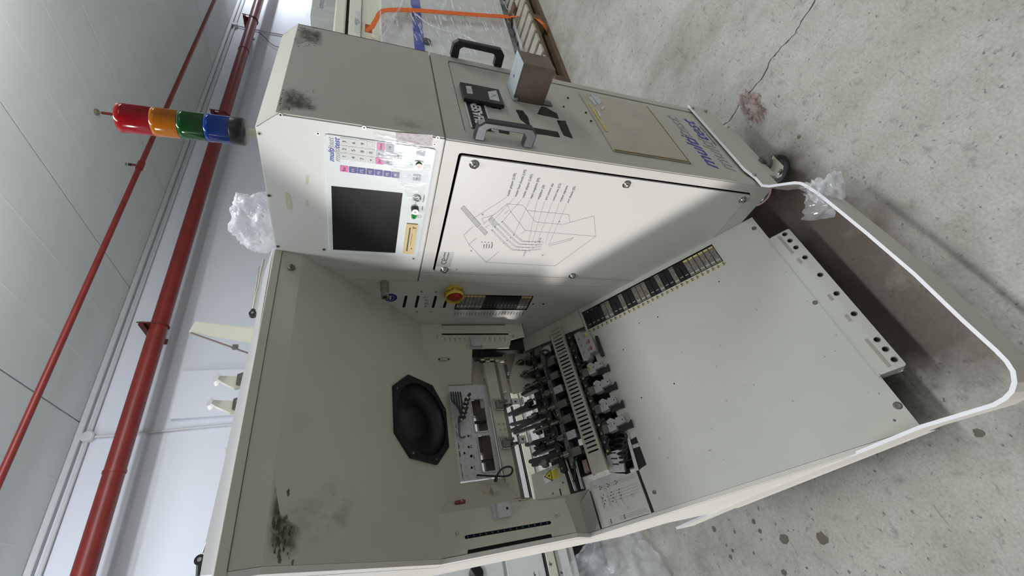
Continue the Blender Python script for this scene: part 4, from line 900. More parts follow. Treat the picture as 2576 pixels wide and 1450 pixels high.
# gas struts
GS = Fr((0, .50, 0), (1, 0, 0), (0, 0, 1))
mb = MB(); mb.cyl(GS.w(664, 655), GS.w(637, 780), .0035, STEEL, 10); mb.cyl(GS.w(652, 670), GS.w(636, 775), .0016, STEEL, 8); gs = part('gas_strut', mb, H, 'thin gas strut behind the monitor panel')
mb = MB(); c_ = GS.w(636, 791); mb.cyl(c_-GS.ez*.006, c_+GS.ez*.006, .0085, BLACKP, 16); mb.cyl(c_+GS.ez*.006, c_+GS.ez*.007, .0035, STEEL, 10); mb.cyl(GS.w(637, 780), GS.w(634, 792), .006, BLACKP, 10); part('strut_end', mb, gs)
mb = MB(); mb.cyl(GS.w(528, 1345), GS.w(512, 1392), .0032, STEEL, 10); gs = part('gas_strut', mb, H, 'gas strut near the left end of the rim')
mb = MB(); c_ = GS.w(504, 1410); mb.cyl(c_-GS.ez*.006, c_+GS.ez*.006, .0085, BLACKP, 16); mb.cyl(c_+GS.ez*.006, c_+GS.ez*.007, .0035, STEEL, 10); mb.cyl(c_, GS.w(502, 1450), .006, BLACKP, 10); part('strut_end', mb, gs)
# grime on the upper panel
mb = MB()
for k in range(45):
    px = random.gauss(694, 9)+abs(random.gauss(0, 14)); py = random.choice((random.gauss(1345, 30), random.uniform(1230, 1410))); a, b = P1.u(px, py)
    if a < XL+.004: continue
    r_ = random.uniform(.001, .0045); mb.prism([(a+r_*random.uniform(.8, 2.2)*math.cos(t), min(-.001, b+r_*random.uniform(.4, 1.1)*math.sin(t))) for t in [i*math.pi/4 for i in range(8)]], P1, 0, .0002, DIRT)
part('grime_specks', mb, up1, kind='stuff')
grime_patch(P1, [(max(a, XL+.002), min(b, -.001)) for a, b in P1.us([(676, 1190), (690, 1210), (705, 1290), (760, 1330), (752, 1400), (700, 1424), (668, 1418), (664, 1330)])], GRIME, up1)
grime_patch(P1, [(max(a, XL+.002), min(b, -.001)) for a, b in P1.us([(700, 1290), (850, 1190), (905, 1230), (880, 1330), (760, 1400)])], GRIMEL, up1)

# ------------------------------------------------------------------ sensor boxes on the back corners
def cA(fr, x, y, h=0): return fr.u(1050+x*.24140, 800+y*.24138, h)
def cC(fr, x, y, h=0): return fr.u(1080+x*.24135, 1100+y*.24138, h)
zt = 1.1486; zb_ = .768
sl1 = slot(cA(B, 262, 172), cA(B, 940, 170), .0032); sl0z = (cA(B, 250, 85)[1], cA(B, 918, 85)[1])
mb = MB(); mb.prism([(xa, zb_+.075), (-.072, zb_+.06), (-.060, zb_), (-.001, zb_), (-.001, sl0z[1]), (-.008, sl0z[1]), (-.008, sl0z[0]), (-.001, sl0z[0]), (-.001, zt), (xa, zt)], B, -.004, 0, TAUPE, [sl1], BLACK)
mb.prism([(xa, .7285), (xb, .808), (xb+.003, .811), (xa+.004, .7325)], LOCAL, .98, zt, TAUPE)
mb.box(-.10, -.004, .735, .80, zb_+.08, zt-.002, BLACK)
mb.fbox(B, -.060, -.001, zb_, zb_+.002, -.05, 0, TAUPE)
sbR = part('right_sensor_box', mb, H, 'beige sensor box in the back corner beside the tower')
mb = MB()
for k in range(13):
    a, b = cA(B, 285+k*52, 216); mb.text(B, 'S%d' % (k+1), a, b, .006, INK, .0004); mb.text(B, 'LS', a-.007, b, .005, INK, .0004)
part('printed_captions', mb, sbR)
for x, y in ((207, 203), (998, 195)): a, b = cA(B, x, y); mb = MB(); mb.lathe(B.p(a, b, 0), B.ez, [(.0042, 0), (.0042, .002), (.003, .003), (0, .003)], STEEL, 12); part('screw', mb, sbR)
mb = MB(); p, q = cA(B, 555, 215, .016), cA(B, 680, 290, .016); mb.fbox(B, min(p[0], q[0]), max(p[0], q[0]), min(p[1], q[1]), max(p[1], q[1]), 0, .016, ALUM); p, q = cA(B, 510, 280, .002), cA(B, 672, 322, .002); mb.fbox(B, min(p[0], q[0]), max(p[0], q[0]), min(p[1], q[1]), max(p[1], q[1]), 0, .004, ALUM); part('sensor_block', mb, sbR, 'grey block bolted to the box edge')
# D-sub socket on the right chamfer plate
CR = Fr((xa, .7285, 0), (xb-xa, .808-.7285, 0), (0, 0, 1)); CR = Fr((xb, .808, 0), (xa-xb, .7285-.808, 0), (0, 0, 1))
a, b = cA(CR, 275, 430); mb = MB(); mb.prism(rrect(a-.0055, a+.0055, b-.0135, b+.0135, .004), CR, 0, .004, STEEL); mb.prism(rrect(a-.003, a+.003, b-.0105, b+.0105, .002), CR, .004, .0045, LABEL)
for s in (-1, 1): mb.cyl(CR.p(a, b+s*.0165, 0), CR.p(a, b+s*.0165, .003), .003, BLACKP, 10)
part('connector_socket', mb, sbR, 'silver multi pin socket')
# left box
CLf = Fr((xd, .7285, 0), (xc-xd, .808-.7285, 0), (0, 0, 1))
zl = zb_+.0
s1 = slot(cC(B, 385, 1045), cC(B, 1255, 893), .0042); n1z, n0z = cC(B, 400, 1228)[1], cC(B, 1290, 1055)[1]
mb = MB(); mb.prism([(XL+.001, zl), (xd-.01, zl+.012), (xd-.006, zl+.09), (xd, zl+.10), (xd, zt), (XL+.001, zt), (XL+.001, n1z), (XL+.009, n1z-.002), (XL+.009, n0z+.002), (XL+.001, n0z)], B, -.004, .0, TAUPE, [s1], BLACK)
mb.prism([(xd, .7285), (xc, .808), (xc-.003, .811), (xd-.004, .7325)][::-1], LOCAL, .92, zt, TAUPE)
mb.box(XL+.001, xd-.014, .738, .80, zl+.04, zt-.002, BLACK)
sbL = part('left_sensor_box', mb, H, 'beige sensor box in the left back corner')
LEDB = mat('blue_led', (30, 90, 130), .3)
for k in range(14):
    a, b = cC(B, 405+(1232-405)*k/13, 1038-(1038-893)*k/13); mb = MB(); mb.cyl(B.p(a, b, -.006), B.p(a, b, -.0035), .0025, LEDB, 10); part('led', mb, sbL)
for x, y in ((291, 1003), (1318, 830)): a, b = cC(B, x, y); mb = MB(); mb.lathe(B.p(a, b, 0), B.ez, [(.0042, 0), (.0042, .003), (.003, .004), (0, .004)], STEEL, 12); part('screw', mb, sbL)
mb = MB(); p, q = cC(B, 700, 690, .016), cC(B, 865, 820, .016); mb.fbox(B, min(p[0], q[0]), max(p[0], q[0]), min(p[1], q[1]), max(p[1], q[1]), 0, .016, ALUM); p, q = cC(B, 645, 715), cC(B, 860, 835); mb.fbox(B, min(p[0], q[0]), max(p[0], q[0]), min(p[1], q[1]), max(p[1], q[1]), 0, .004, ALUM)
a, b = cC(B, 812, 743, .016); mb.cyl(B.p(a, b, .016), B.p(a, b, .0163), .0035, BLACK, 10); part('sensor_block', mb, sbL, 'pale grey block bolted to the box edge')
a, b = cC(CLf, 320, 690); mb = MB(); mb.prism(slot((a, b-.010), (a, b+.010), .0055), CLf, 0, .006, mat('red_brown_plug', (132, 62, 50), .5)); mb.fbox(CLf, a-.003, a+.003, b-.007, b-.002, .006, .0065, LABEL); part('plug', mb, sbL, 'red brown plug')
a, b = cC(CLf, 600, 577); mb = MB(); mb.prism(rrect(a-.007, a+.007, b-.009, b+.009, .001), CLf, 0, .003, CREAM); part('label_plate', mb, sbL)
mb = MB(); p0_ = CLf.w(1080+680*.24135, 1100+600*.24138, .012); p1_ = CLf.w(1080+675*.24135, 1100+440*.24138, .02)
a, b = cC(CLf, 685, 545, .012); mb.fbox(CLf, a-.014, a+.016, b-.011, b+.009, 0, .016, TAUPE); part('cable_connector', mb, sbL, 'beige cable connector housing')
mb = MB()
pts = [CLf.p(a+.016, b, .010), CLf.p(a+.04, b+.002, .03)]
IW = lambda x, y, h: I.w(1080+x*.24135, 1100+y*.24138, h)
pts = [IW(690, 470, .04), IW(700, 410, .045), IW(760, 330, .05), IW(840, 310, .05), IW(868, 345, .05), IW(840, 395, .05), IW(760, 412, .045), IW(690, 408, .04), IW(600, 405, .03), IW(500, 398, .004)]
mb.tube(pts, .0028, RUBBER, 8, 5); mb.cyl(pts[0], pts[1], .0048, RUBBER, 10); part('cable', mb, sbL, 'black looped cable')

# ------------------------------------------------------------------ recessed back plate with speckled aluminium face
fpz = [cA(I, 330, 765), cA(I, 740, 752), cC(I, 760, 395), cC(I, 310, 455)]
fx1 = -.205; fx0 = -.517; fz1 = zt-(.808-.7285)*0+(1.4-1.4); fz1 = 1.5034+P1.ey.z*bI; fz0 = (cA(I, 740, 760)[1]+cC(I, 740, 400)[1])/2
def R4(fr, pts, c): 
    q = [c(fr, *p) for p in pts]; xs = [p[0] for p in q]; zs = [p[1] for p in q]; return q
h1_ = [cA(I, 555, 850), cA(I, 690, 850), cA(I, 742, 1180), cA(I, 605, 1190)]; h2_ = [cA(I, 617, 1232), cA(I, 755, 1228), cC(I, 700, 350), cC(I, 565, 370)]
def rect_of(q, r):
    x1 = (q[0][0]+q[1][0])/2; x0 = (q[2][0]+q[3][0])/2; z1 = (q[0][1]+q[3][1])/2; z0 = (q[1][1]+q[2][1])/2; return rrect(x0, x1, z0, z1, r)
mb = MB(); mb.prism([(fx0, fz0), (fx1, fz0), (fx1, fz1), (fx0, fz1)], I, -.005, 0, ALUM, [rect_of(h1_, .006), rect_of(h2_, .006)], ALUM)
for hh in (h1_, h2_):
    R1 = rect_of(hh, .006); R2 = [(p[0]*1, p[1]) for p in rect_of(hh, .006)]
    cx = sum(p[0] for p in R1)/len(R1); cz = sum(p[1] for p in R1)/len(R1)
    mb.prism([(cx+(p[0]-cx)*1.06, cz+(p[1]-cz)*1.12) for p in R1], I, 0, .003, ALUM, [[(cx+(p[0]-cx)*.99, cz+(p[1]-cz)*.985) for p in R1]])
face = part('face_plate', mb, H, 'speckled aluminium face plate with two openings')
for x, y, w_ in ((532, 1233, .0036), (535, 1347, .0036), (562, 1440, .0036)):
    a, b = cA(I, x, y); mb = MB(); mb.cyl(I.p(a, b, 0), I.p(a, b, .0008), w_, BLACK, 12); part('jack_hole', mb, face)
for x, y in ((437, 202), (442, 320)): a, b = cC(I, x, y); mb = MB(); mb.cyl(I.p(a, b, 0), I.p(a, b, .0008), .0038, BLACK, 12); part('jack_hole', mb, face)
for fn, x, y in ((cA, 480, 1328), (cA, 490, 1412), (cC, 365, 172), (cC, 382, 303), (cC, 395, 393)):
    a, b = fn(I, x, y); mb = MB(); mb.prism(rrect(a-.004, a+.004, b-.0025, b+.0025, .0015), I, 0, .002, CREAM); part('switch_cap', mb, face)
mb = MB()
for fn, x, y, t in ((cA, 400, 1130, 'Input'), (cA, 410, 1210, 'Track 1'), (cA, 428, 1340, 'Track 2'), (cA, 437, 1420, 'Track 3'), (cC, 310, 95, 'Track 4'), (cC, 318, 180, 'Vacuum'), (cC, 330, 310, 'Contact'), (cC, 345, 400, 'Output'), (cA, 560, 1235, '24 V'), (cA, 560, 1345, '12 V'), (cC, 440, 100, '5 V'), (cC, 465, 205, 'GND'), (cC, 470, 320, 'AUX')):
    a, b = fn(I, x, y); mb = MB(); mb.text(I, t, a, b, .0062, INKD, .0005); part('printed_caption', mb, face)
# tangle of hoses and fittings in front of the face plate
for k in range(6):
    mb = MB(); x, y = 440+k*16, 1010+k*22; p = I.w(1050+(430+k*14)*.2414, 800+(1080-k*44)*.2414, .03+.006*(k % 3)); d_ = I.w(1050+(500+k*10)*.2414, 800+(1030-k*48)*.2414, .03+.006*(k % 3))
    mb.cyl(p, d_, .0048, DARKM, 10); mb.cyl(p+(d_-p)*.2, p+(d_-p)*.45, .006, LABEL if k % 2 else BRASS, 10); part('hose_fitting', mb, face)
for k in range(5):
    mb = MB(); pts = [I.w(1050+(350+k*24)*.2414, 800+(775)*.2414, .004), I.w(1050+(360+k*26)*.2414, 800+(860+k*8)*.2414, .035), I.w(1050+(420+k*12)*.2414, 800+(930+k*25)*.2414, .04), I.w(1050+(470+k*14)*.2414, 800+(1050-k*30)*.2414, .03)]
    mb.tube(pts, .0026, mat('dark_teal_hose', (28, 52, 60), .4), 6, 5); part('hose', mb, face)
mb = MB(); mb.tube([I.w(1050+430*.2414, 800+1030*.2414, .02), I.w(1050+435*.2414, 800+1180*.2414, .015), I.w(1050+450*.2414, 800+1245*.2414, .012), I.w(1050+500*.2414, 800+1240*.2414, .012)], .003, MIDM, 8, 5); part('elbow_pipe', mb, face)
# beige cross beam below the face plate with clamps
bz1 = fz0-.001; bz0 = bz1-.038
mb = MB(); mb.prism([(-.60, bz0), (xa-.02, bz0), (xa-.02, bz1), (-.60, bz1)], I, .0, .02, TAUPE); mb.fbox(I, -.60, -.13, bz0-.012, bz0, -.02, .02, MIDM); beam = part('cross_beam', mb, H, 'beige cross beam under the face plate')
for x, y in ((853, 1110), (898, 1107), (865, 1167), (910, 1163)):
    a, b = cA(I, x, y, .02); mb = MB(); mb.lathe(I.p(a, b, .02), I.ez, [(.0034, 0), (.0034, .002), (.0022, .003), (0, .003)], STEEL, 10); part('screw', mb, beam)
for x, y in ((815, 905), (880, 1305)):
    mb = MB(); c = cA(I, x+10, y, .03); a, b = c[0], c[1]
    mb.tube([I.p(a+.016, b-.022, .03), I.p(a+.018, b+.002, .032), I.p(a+.014, b+.010, .034), I.p(a-.012, b+.010, .034), I.p(a-.018, b+.002, .032), I.p(a-.018, b-.022, .03)], .0028, STEEL, 8, 4)
    mb.fbox(I, a-.013, a+.013, b-.028, b, .02, .03, MIDM); mb.cyl(I.p(a+.01, b-.012, .03), I.p(a+.01, b-.040, .03), .005, MIDM, 12); mb.cyl(I.p(a-.006, b-.025, .03), I.p(a-.006, b-.05, .032), .0045, DARKM, 12); mb.cyl(I.p(a-.014, b-.03, .034), I.p(a-.014, b-.035, .045), .004, STEEL, 10)
    a2, b2 = a+.004, b-.068; mb.fbox(I, a2-.010, a2+.012, b2-.012, b2+.012, .02, .034, ALUM); mb.cyl(I.p(a2, b2, .034), I.p(a2, b2, .0344), .0036, BLACK, 12); mb.fbox(I, a2-.012, a2+.014, b2-.030, b2-.024, .02, .036, LABEL)
    part('toggle_clamp', mb, H, 'steel toggle clamp on the cross beam')
# fittings under the right sensor box
mb = MB(); p, q = cA(B, 672, 300, -.006), cA(B, 955, 355, -.006); mb.fbox(B, -.105, -.03, min(p[1], q[1])-.07, max(p[1], q[1]), -.045, -.02, BLACK); part('opening_fill', mb, H, 'black box filling the dark opening')  # black box paints in the darkness of the opening here
for x, y in ((700, 440), (752, 455), (795, 440), (850, 450), (900, 452)):
    mb = MB(); p_ = B.w(1050+x*.2414, 800+y*.2414, -.01); mb.cyl(p_+Vector((0, 0, .016)), p_, .0055, BRASS, 12); mb.cyl(p_+Vector((0, 0, .006)), p_+Vector((0, 0, .012)), .0065, STEEL, 6); mb.cyl(p_, p_-Vector((0, 0, .01)), .003, DARKM, 8); mb.cyl(p_+Vector((0, 0, .016)), p_+Vector((0, 0, .035)), .004, BLACK, 8); part('air_fitting', mb, H, 'brass air fitting in a row')
for x, y in ((880, 680), (925, 660), (990, 660), (1050, 655)):
    mb = MB(); p_ = B.w(1080+x*.24135, 1100+y*.24138, -.012); mb.cyl(p_+Vector((0, 0, .012)), p_-Vector((0, 0, .008)), .0062, BRASS if x != 880 else DARKM, 12); mb.cyl(p_+Vector((0, .004, .004)), p_+Vector((0, .03, .004)), .0045, STEEL, 10); part('air_fitting', mb, H, 'brass air fitting by the left box')
# plates under the beam at the right and left (behind the tracks)
RP = Fr((0, .86, 0), (1, 0, 0), (0, 0, 1))
rp = [cA(RP, 1130, 205), cA(RP, 1290, 130), cA(RP, 1340, 340), cA(RP, 1262, 420), cA(RP, 1285, 715), cA(RP, 1000, 800), cA(RP, 958, 640), cA(RP, 1020, 400)]
mb = MB(); mb.prism(rp, RP, -.004, 0, TAUPE); pr = part('track_cover', mb, H, 'grey beige cover plate left of the tower foot', bev=.001)
for x, y in ((1205, 532), (1235, 668)): a, b = cA(RP, x, y); mb = MB(); mb.cyl(RP.p(a, b, 0), RP.p(a, b, .0015), .003, DARKM, 10); part('screw', mb, pr)
rp = [cA(RP, 665, 470), cA(RP, 830, 500), cA(RP, 870, 700), cA(RP, 890, 835), cA(RP, 800, 865), cA(RP, 750, 690), cA(RP, 655, 700)]
mb = MB(); mb.prism(rp, I, -.004, 0, TAUPE); a, b = cA(I, 760, 548); mb.cyl(I.p(a, b, 0), I.p(a, b, .002), .004, STEEL, 12); part('hinge_plate', mb, H, bev=.001)
mb = MB(); rp = [cA(RP, 845, 505), cA(RP, 930, 480), cA(RP, 960, 640), cA(RP, 870, 640)]; mb.prism(rp, RP, -.004, .0, MIDM); mb.cyl(RP.p(*cA(RP, 940, 592), 0), RP.p(*cA(RP, 940, 592), .012), .006, ALU, 14); part('spacer_plate', mb, H)
LP = Fr((0, .80, 0), (1, 0, 0), (0, 0, 1))
DL = Fr(D.p(0, 0, -.012), D.ex, D.ey)
lp = [cC(DL, 1060, 395), cC(DL, 1382, 262), cC(DL, 1472, 602), cC(DL, 1655, 545), cC(DL, 1500, 830), cC(DL, 1260, 815), cC(DL, 1220, 690), cC(DL, 1115, 690)]
mb = MB(); mb.prism(lp, DL, -.004, 0, TAUPE); cvl = part('track_cover', mb, H, 'grey beige cover plate with a yellow warning sticker')
lb = [cC(DL, 1183, 405), cC(DL, 1318, 322), cC(DL, 1358, 410), cC(DL, 1255, 468), cC(DL, 1212, 487)]
mb = MB(); mb.prism(lb, DL, 0, .0006, WHITE); lb2 = [cC(DL, 1318, 322), cC(DL, 1358, 410), cC(DL, 1262, 458), cC(DL, 1240, 385)]; mb.prism(lb2, DL, .0006, .0008, YELLOWP)
tri = [cC(DL, 1200, 415), cC(DL, 1262, 345), cC(DL, 1285, 455)]
cx = sum(p[0] for p in tri)/3; cy = sum(p[1] for p in tri)/3
def st(q, s): return [(cx+(p[0]-cx)*s, cy+(p[1]-cy)*s) for p in q]
mb.prism(st(tri, 1.12), DL, .0008, .001, INKD); mb.prism(st(tri, .86), DL, .001, .0012, YELLOWP); mb.prism([(cx+.0035*math.cos(t)*random.uniform(.6, 1.3), cy+.0035*math.sin(t)*random.uniform(.6, 1.3)) for t in [i*math.pi/6 for i in range(12)]], DL, .0012, .0014, INKD)
for k in range(5):
    p, q = cC(DL, 1290+k*4, 350+k*18), cC(DL, 1325+k*4, 338+k*17); mb.strip([p, q], DL, .001, .0012, INK)
part('warning_sticker', mb, cvl, 'yellow triangle warning sticker on white label')
for x, y in ((1288, 590), (1310, 668), (1392, 475), (1348, 315)): a, b = cC(DL, x, y); mb = MB(); mb.cyl(DL.p(a, b, 0), DL.p(a, b, .0015), .003, MIDM, 10); part('screw', mb, cvl)
mb = MB(); p, q = cC(DL, 1360, 545), cC(DL, 1388, 660); mb.prism(slot(p, q, .002), DL, 0, .0006, BLACK); part('slit', mb, cvl)

# chamber behind the openings of the face plate, and unseen rear panels added to cut light from behind
for hh in (h1_, h2_):
    R1 = rect_of(hh, .006); xs = [p[0] for p in R1]; zs = [p[1] for p in R1]; xa_, xb_ = min(xs), max(xs); z0_, z1_ = min(zs), max(zs)
    mb = MB(); mb.fbox(I, xa_+.0, xb_+.012, z0_-.012, z0_+(z1_-z0_)*.52, -.05, -.03, mat('brown_chamber', (74, 64, 56), .6, var=.4, vscale=30)); mb.fbox(I, xa_+(xb_-xa_)*.62, xb_+.012, z0_-.01, z1_+.03, -.06, -.035, MATS['brown_chamber'])
    mb.fbox(I, xa_+(xb_-xa_)*.3, xa_+(xb_-xa_)*.36, z0_, z1_+.02, -.02, -.01, BLACK); part('chamber_block', mb, H)
mb = MB(); mb.box(-.20, -.002, .90, .906, .17, 1.54, TAUPE); part('rear_light_block', mb, H)
mb = MB(); mb.box(XL, -.60, .80, .806, .47, 1.54, TAUPE); part('rear_light_block', mb, H)
mb = MB(); mb.box(-.60, -.20, .86, .866, 1.20, 1.54, TAUPE); part('rear_light_block', mb, H)
hp_ = I.us([(1200, 880), (1262, 895), (1290, 1020), (1235, 1010)], -.02)
hx_0, hx_1 = min(p[0] for p in hp_), max(p[0] for p in hp_); hz_0, hz_1 = min(p[1] for p in hp_), max(p[1] for p in hp_)
mb = MB(); mb.fbox(I, hx_0, -.02, hz_0, hz_1+.02, -.03, -.025, TAUPE); part('hinge_back', mb, H)
# left cover plates on the deck plane with printed track diagram
pg = [cC(D, 1672, 500, .004), cC(D, 2172, 375, .004), cC(D, 2335, 800, .004), cC(D, 1800, 985, .004)]
px0_ = (pg[2][0]+pg[3][0])/2; px1_ = (pg[0][0]+pg[1][0])/2; py0_ = (pg[1][1]+pg[2][1])/2; py1_ = (pg[0][1]+pg[3][1])/2
px0_ = max(px0_, XL+.001)
py0_ += .004
mb = MB(); mb.fbox(D, px0_, px1_, py0_-.008, py0_-.0003, -.003, .0008, BLACK); part('dark_groove', mb, H)
mb = MB(); mb.fbox(D, px0_, px1_, py0_, py1_, .0, .004, DECKP); mp = part('schematic_plate', mb, H, 'cover plate printed with a pneumatic track diagram', bev=.0008)
mb = MB(); wv, hv = px1_-px0_, py1_-py0_
def sp(u_, v_): return (px0_+wv*u_, py1_-hv*v_)
for k in range(4):
    for base, u0, u1 in ((.06, .62, .95), (.72, .05, .45)):
        v = base+.05*k; mb.strip([sp(u0, .32+.03*k), sp(u0, .9)], D, .0006, .0044, INK) if False else None
for k in range(7):
    u = .94-.035*k if k < 3 else (.72-.07*(k-3))
    mb.strip([sp(u, .18 if k < 3 else .30), sp(u, .95)], D, .0007, .0042, INK)
    for j in range(3):
        a, b = sp(u, .2+.17*j+.03*(k % 2)); mb.prism(disc(a, b, .0018, 8), D, .004, .0043, INKD)
for k in range(3):
    u = .13-.035*k; mb.strip([sp(u, .40), sp(u, .95)], D, .0007, .0042, INK)
    for j in range(2): a, b = sp(u, .22+.28*j); mb.prism(disc(a, b, .0018, 8), D, .004, .0043, INKD)
for k in range(4):
    mb.strip([sp(.72, .18+.12*k), sp(.34, .22+.12*k)], D, .0006, .0042, INK)
    for j in range(3): a, b = sp(.66-.1*j, .17+.13*k); mb.text(D, ('LGR', 'IM', 'SI', 'CS')[k], a, b, .0055, INK, .0042)
for u, v in ((.82, .3), (.96, .12), (.25, .62), (.05, .2), (.5, .78)):
    a, b = sp(u, v); mb.prism(disc(a, b, .0042, 14), D, .004, .0043, INK, [disc(a, b, .0035, 14)])
part('printed_diagram', mb, mp)
pq = [cC(D, 1490, 830), cC(D, 1662, 547), cC(D, 1785, 968), cC(D, 1562, 1055)]
qx0 = max(min(p[0] for p in pq), XL+.001)
mb = MB(); mb.prism([(max(p[0], XL+.001), p[1]) for p in pq], D, -.004, -.0005, DECKP); fp2 = part('fold_plate', mb, H)
for x, y in ((1497, 872), (1537, 858)): a, b = cC(D, x, y); mb = MB(); mb.cyl(D.p(a, b, -.0005), D.p(a, b, .0005), .0028, BLACK, 10); part('rivet_hole', mb, fp2)

# ------------------------------------------------------------------ track mechanism on the sloping plane above the deck
def cM(x, y, h=0): return D.u(1350+x*.31028, 800+y*.31034, h)
def cMw(x, y, h=0): return D.w(1350+x*.31028, 800+y*.31034, h)
hb = .03
q = [cM(98, 95, hb), cM(195, 72, hb), cM(582, 1245, hb), cM(440, 1262, hb)]
bx1 = (q[0][0]+q[1][0])/2; bx0 = (q[2][0]+q[3][0])/2; by1 = (q[0][1]+q[3][1])/2; by0 = (q[1][1]+q[2][1])/2
n = 33; sl = []
for k in range(n):
    t = .012+(.86-.0)*(k/(n-1)); x = bx1+(bx0-bx1)*(t+.006)
    sl.append(slot((x, by0+(by1-by0)*.20), (x, by1-(by1-by0)*.20), .0028))
mb = MB(); mb.fbox(D, bx0, bx1, by0, by1, hb-.002, hb, STEEL) if False else mb.prism([(bx0, by0), (bx1, by0), (bx1, by1), (bx0, by1)], D, hb-.002, hb, mat('brushed_bar', (186, 182, 170), .42, .6, var=.1, vscale=30), sl)
mb.fbox(D, bx0, bx1, by1-.002, by1, hb-.016, hb-.002, MATS['brushed_bar']); mb.fbox(D, bx0, bx1, by0, by0+.002, hb-.016, hb-.002, MATS['brushed_bar'])
part('slotted_bar', mb, H, 'bright metal bar with a row of oblong slots')
# dark tracks running down the slope, in eight lanes
tl0 = by0-.035; tl1 = by1+.19
lanes = [-.10, -.155, -.21, -.265, -.32, -.375, -.43, -.485]
for i, x in enumerate(lanes):
    mb = MB(); m = DARKM if i % 2 else MIDM
    e0, e1 = tl0+.01*(i % 2), tl1-.055*(i % 2)-(.05 if i in (0, 7) else 0)
    mb.fbox(D, x-.013, x-.004, e0, e1, -.025, .006, DARKM); mb.fbox(D, x+.004, x+.013, e0, e1, -.025, .004, DARKM); mb.fbox(D, x-.004, x+.004, e0, e1, -.022, -.006, MIDM)
    mb.fbox(D, x-.013, x+.013, by1+.02, by1+.055, .004, .012, MIDM if i % 3 else ALUM)
    for j in range(4): mb.cyl(D.p(x+.008, by0+.012+j*.045, .004), D.p(x+.008, by0+.012+j*.045, .008), .003, STEEL, 8)
    part('track_rail', mb, H)
# cross carriers
for y, h_, wd_, m in ((by1+.062, .002, .016, MIDM), (by1+.10, .0, .02, DARKM), (by0-.012, -.004, .016, DARKM)):
    mb = MB(); mb.fbox(D, -.53, -.075, y-wd_/2, y+wd_/2, -.02, h_+.010, m)
    for k in range(16): x = -.52+.028*k; mb.cyl(D.p(x, y, h_+.010), D.p(x, y, h_+.016), .0042, MIDM if k % 3 else BRASS, 8)
    part('cross_carrier', mb, H)
# linear guide rods at both ends
for x0, y0, x1, y1 in ((1420, 235, 1530, 560), (1520, 235, 1600, 540)):
    mb = MB(); mb.cyl(D.w(1080+x0*.24135, 1100+y0*.24138, .0), D.w(1080+x1*.24135, 1100+y1*.24138, .0), .006, STEEL, 12); part('guide_rod', mb, H)
mb = MB(); q = [cM(180, 1130), cM(250, 1120), cM(340, 1400), cM(270, 1425)]; mb.prism(q, D, -.03, -.012, BLACK); part('guide_channel', mb, H)
# grippers, cylinders and knobs filling the tracks
random.seed(11)
for i, x in enumerate(lanes):
    for j in range(3):
        y = by1+.075+.038*j+random.uniform(-.006, .006); mb = MB(); s = random.uniform(.008, .012)
        mb.fbox(D, x-s, x+s, y-.009, y+.009, .004, .018+random.uniform(0, .008), random.choice((DARKM, MIDM, DARKM))); mb.cyl(D.p(x, y-.012, .02), D.p(x, y+.02, .02), .0045, random.choice((STEEL, DARKM, BRASS)), 10); mb.fbox(D, x-.004, x+.004, y+.009, y+.014, .006, .024, random.choice((MIDM, LABEL, DARKM)))
        part('gripper', mb, H)
for x, y in ((1150, 912), (1255, 1308)):
    mb = MB(); p_ = D.w(1050+x*.2414, 800+y*.2414, .03); mb.cyl(p_-D.ez*.012, p_+D.ez*.006, .011, BLACKP, 20); mb.cyl(p_-D.ez*.03, p_-D.ez*.012, .005, DARKM, 10); part('black_knob', mb, H)
# dark arms bridging the open gap
for (x0, y0, x1, y1) in ((940, 1010, 1150, 905), (1000, 1010, 1280, 900), (960, 1180, 1300, 1030), (975, 1110, 1210, 1050), (1010, 1200, 1300, 1100)):
    mb = MB(); p = D.u(1050+x0*.2414, 800+y0*.2414, .0); q = D.u(1050+x1*.2414, 800+y1*.2414, .0); mb.prism(slot(p, q, .0055), D, -.012, .0, DARKM); part('track_arm', mb, H)
for (x0, y0, x1, y1) in ((1010, 80, 1240, 10), (1050, 255, 1330, 170), (1080, 290, 1380, 200), (1090, 180, 1180, 110)):
    mb = MB(); p = D.u(1080+x0*.24135, 1100+y0*.24138, .0); q = D.u(1080+x1*.24135, 1100+y1*.24138, .0); mb.prism(slot(p, q, .0065), D, -.012, .0, DARKM); part('track_arm', mb, H)
# bundles of cable
for pts in (((60, 300), (45, 270), (80, 262), (110, 290), (85, 330), (80, 420), (110, 500)), ((320, 215), (325, 290), (350, 340), (395, 365)), ((100, 600), (130, 650), (125, 720), (150, 790), (185, 830)), ((130, 850), (170, 930), (165, 1000), (215, 1050)), ((330, 1130), (300, 1180), (315, 1250), (300, 1330))):
    mb = MB(); mb.tube([cMw(x, y, .014+.004*(i % 2)) for i, (x, y) in enumerate(pts)], .0032, RUBBER, 8, 5); part('cable', mb, H)
for k in range(5):
    mb = MB(); mb.tube([cMw(640, 950+k*38, -.006), cMw(690, 930+k*45, .012), cMw(735, 960+k*42, .004), cMw(700, 1010+k*40, .010), cMw(655, 1020+k*38, -.006)], .0036, RUBBER, 8, 5); part('cable', mb, H)
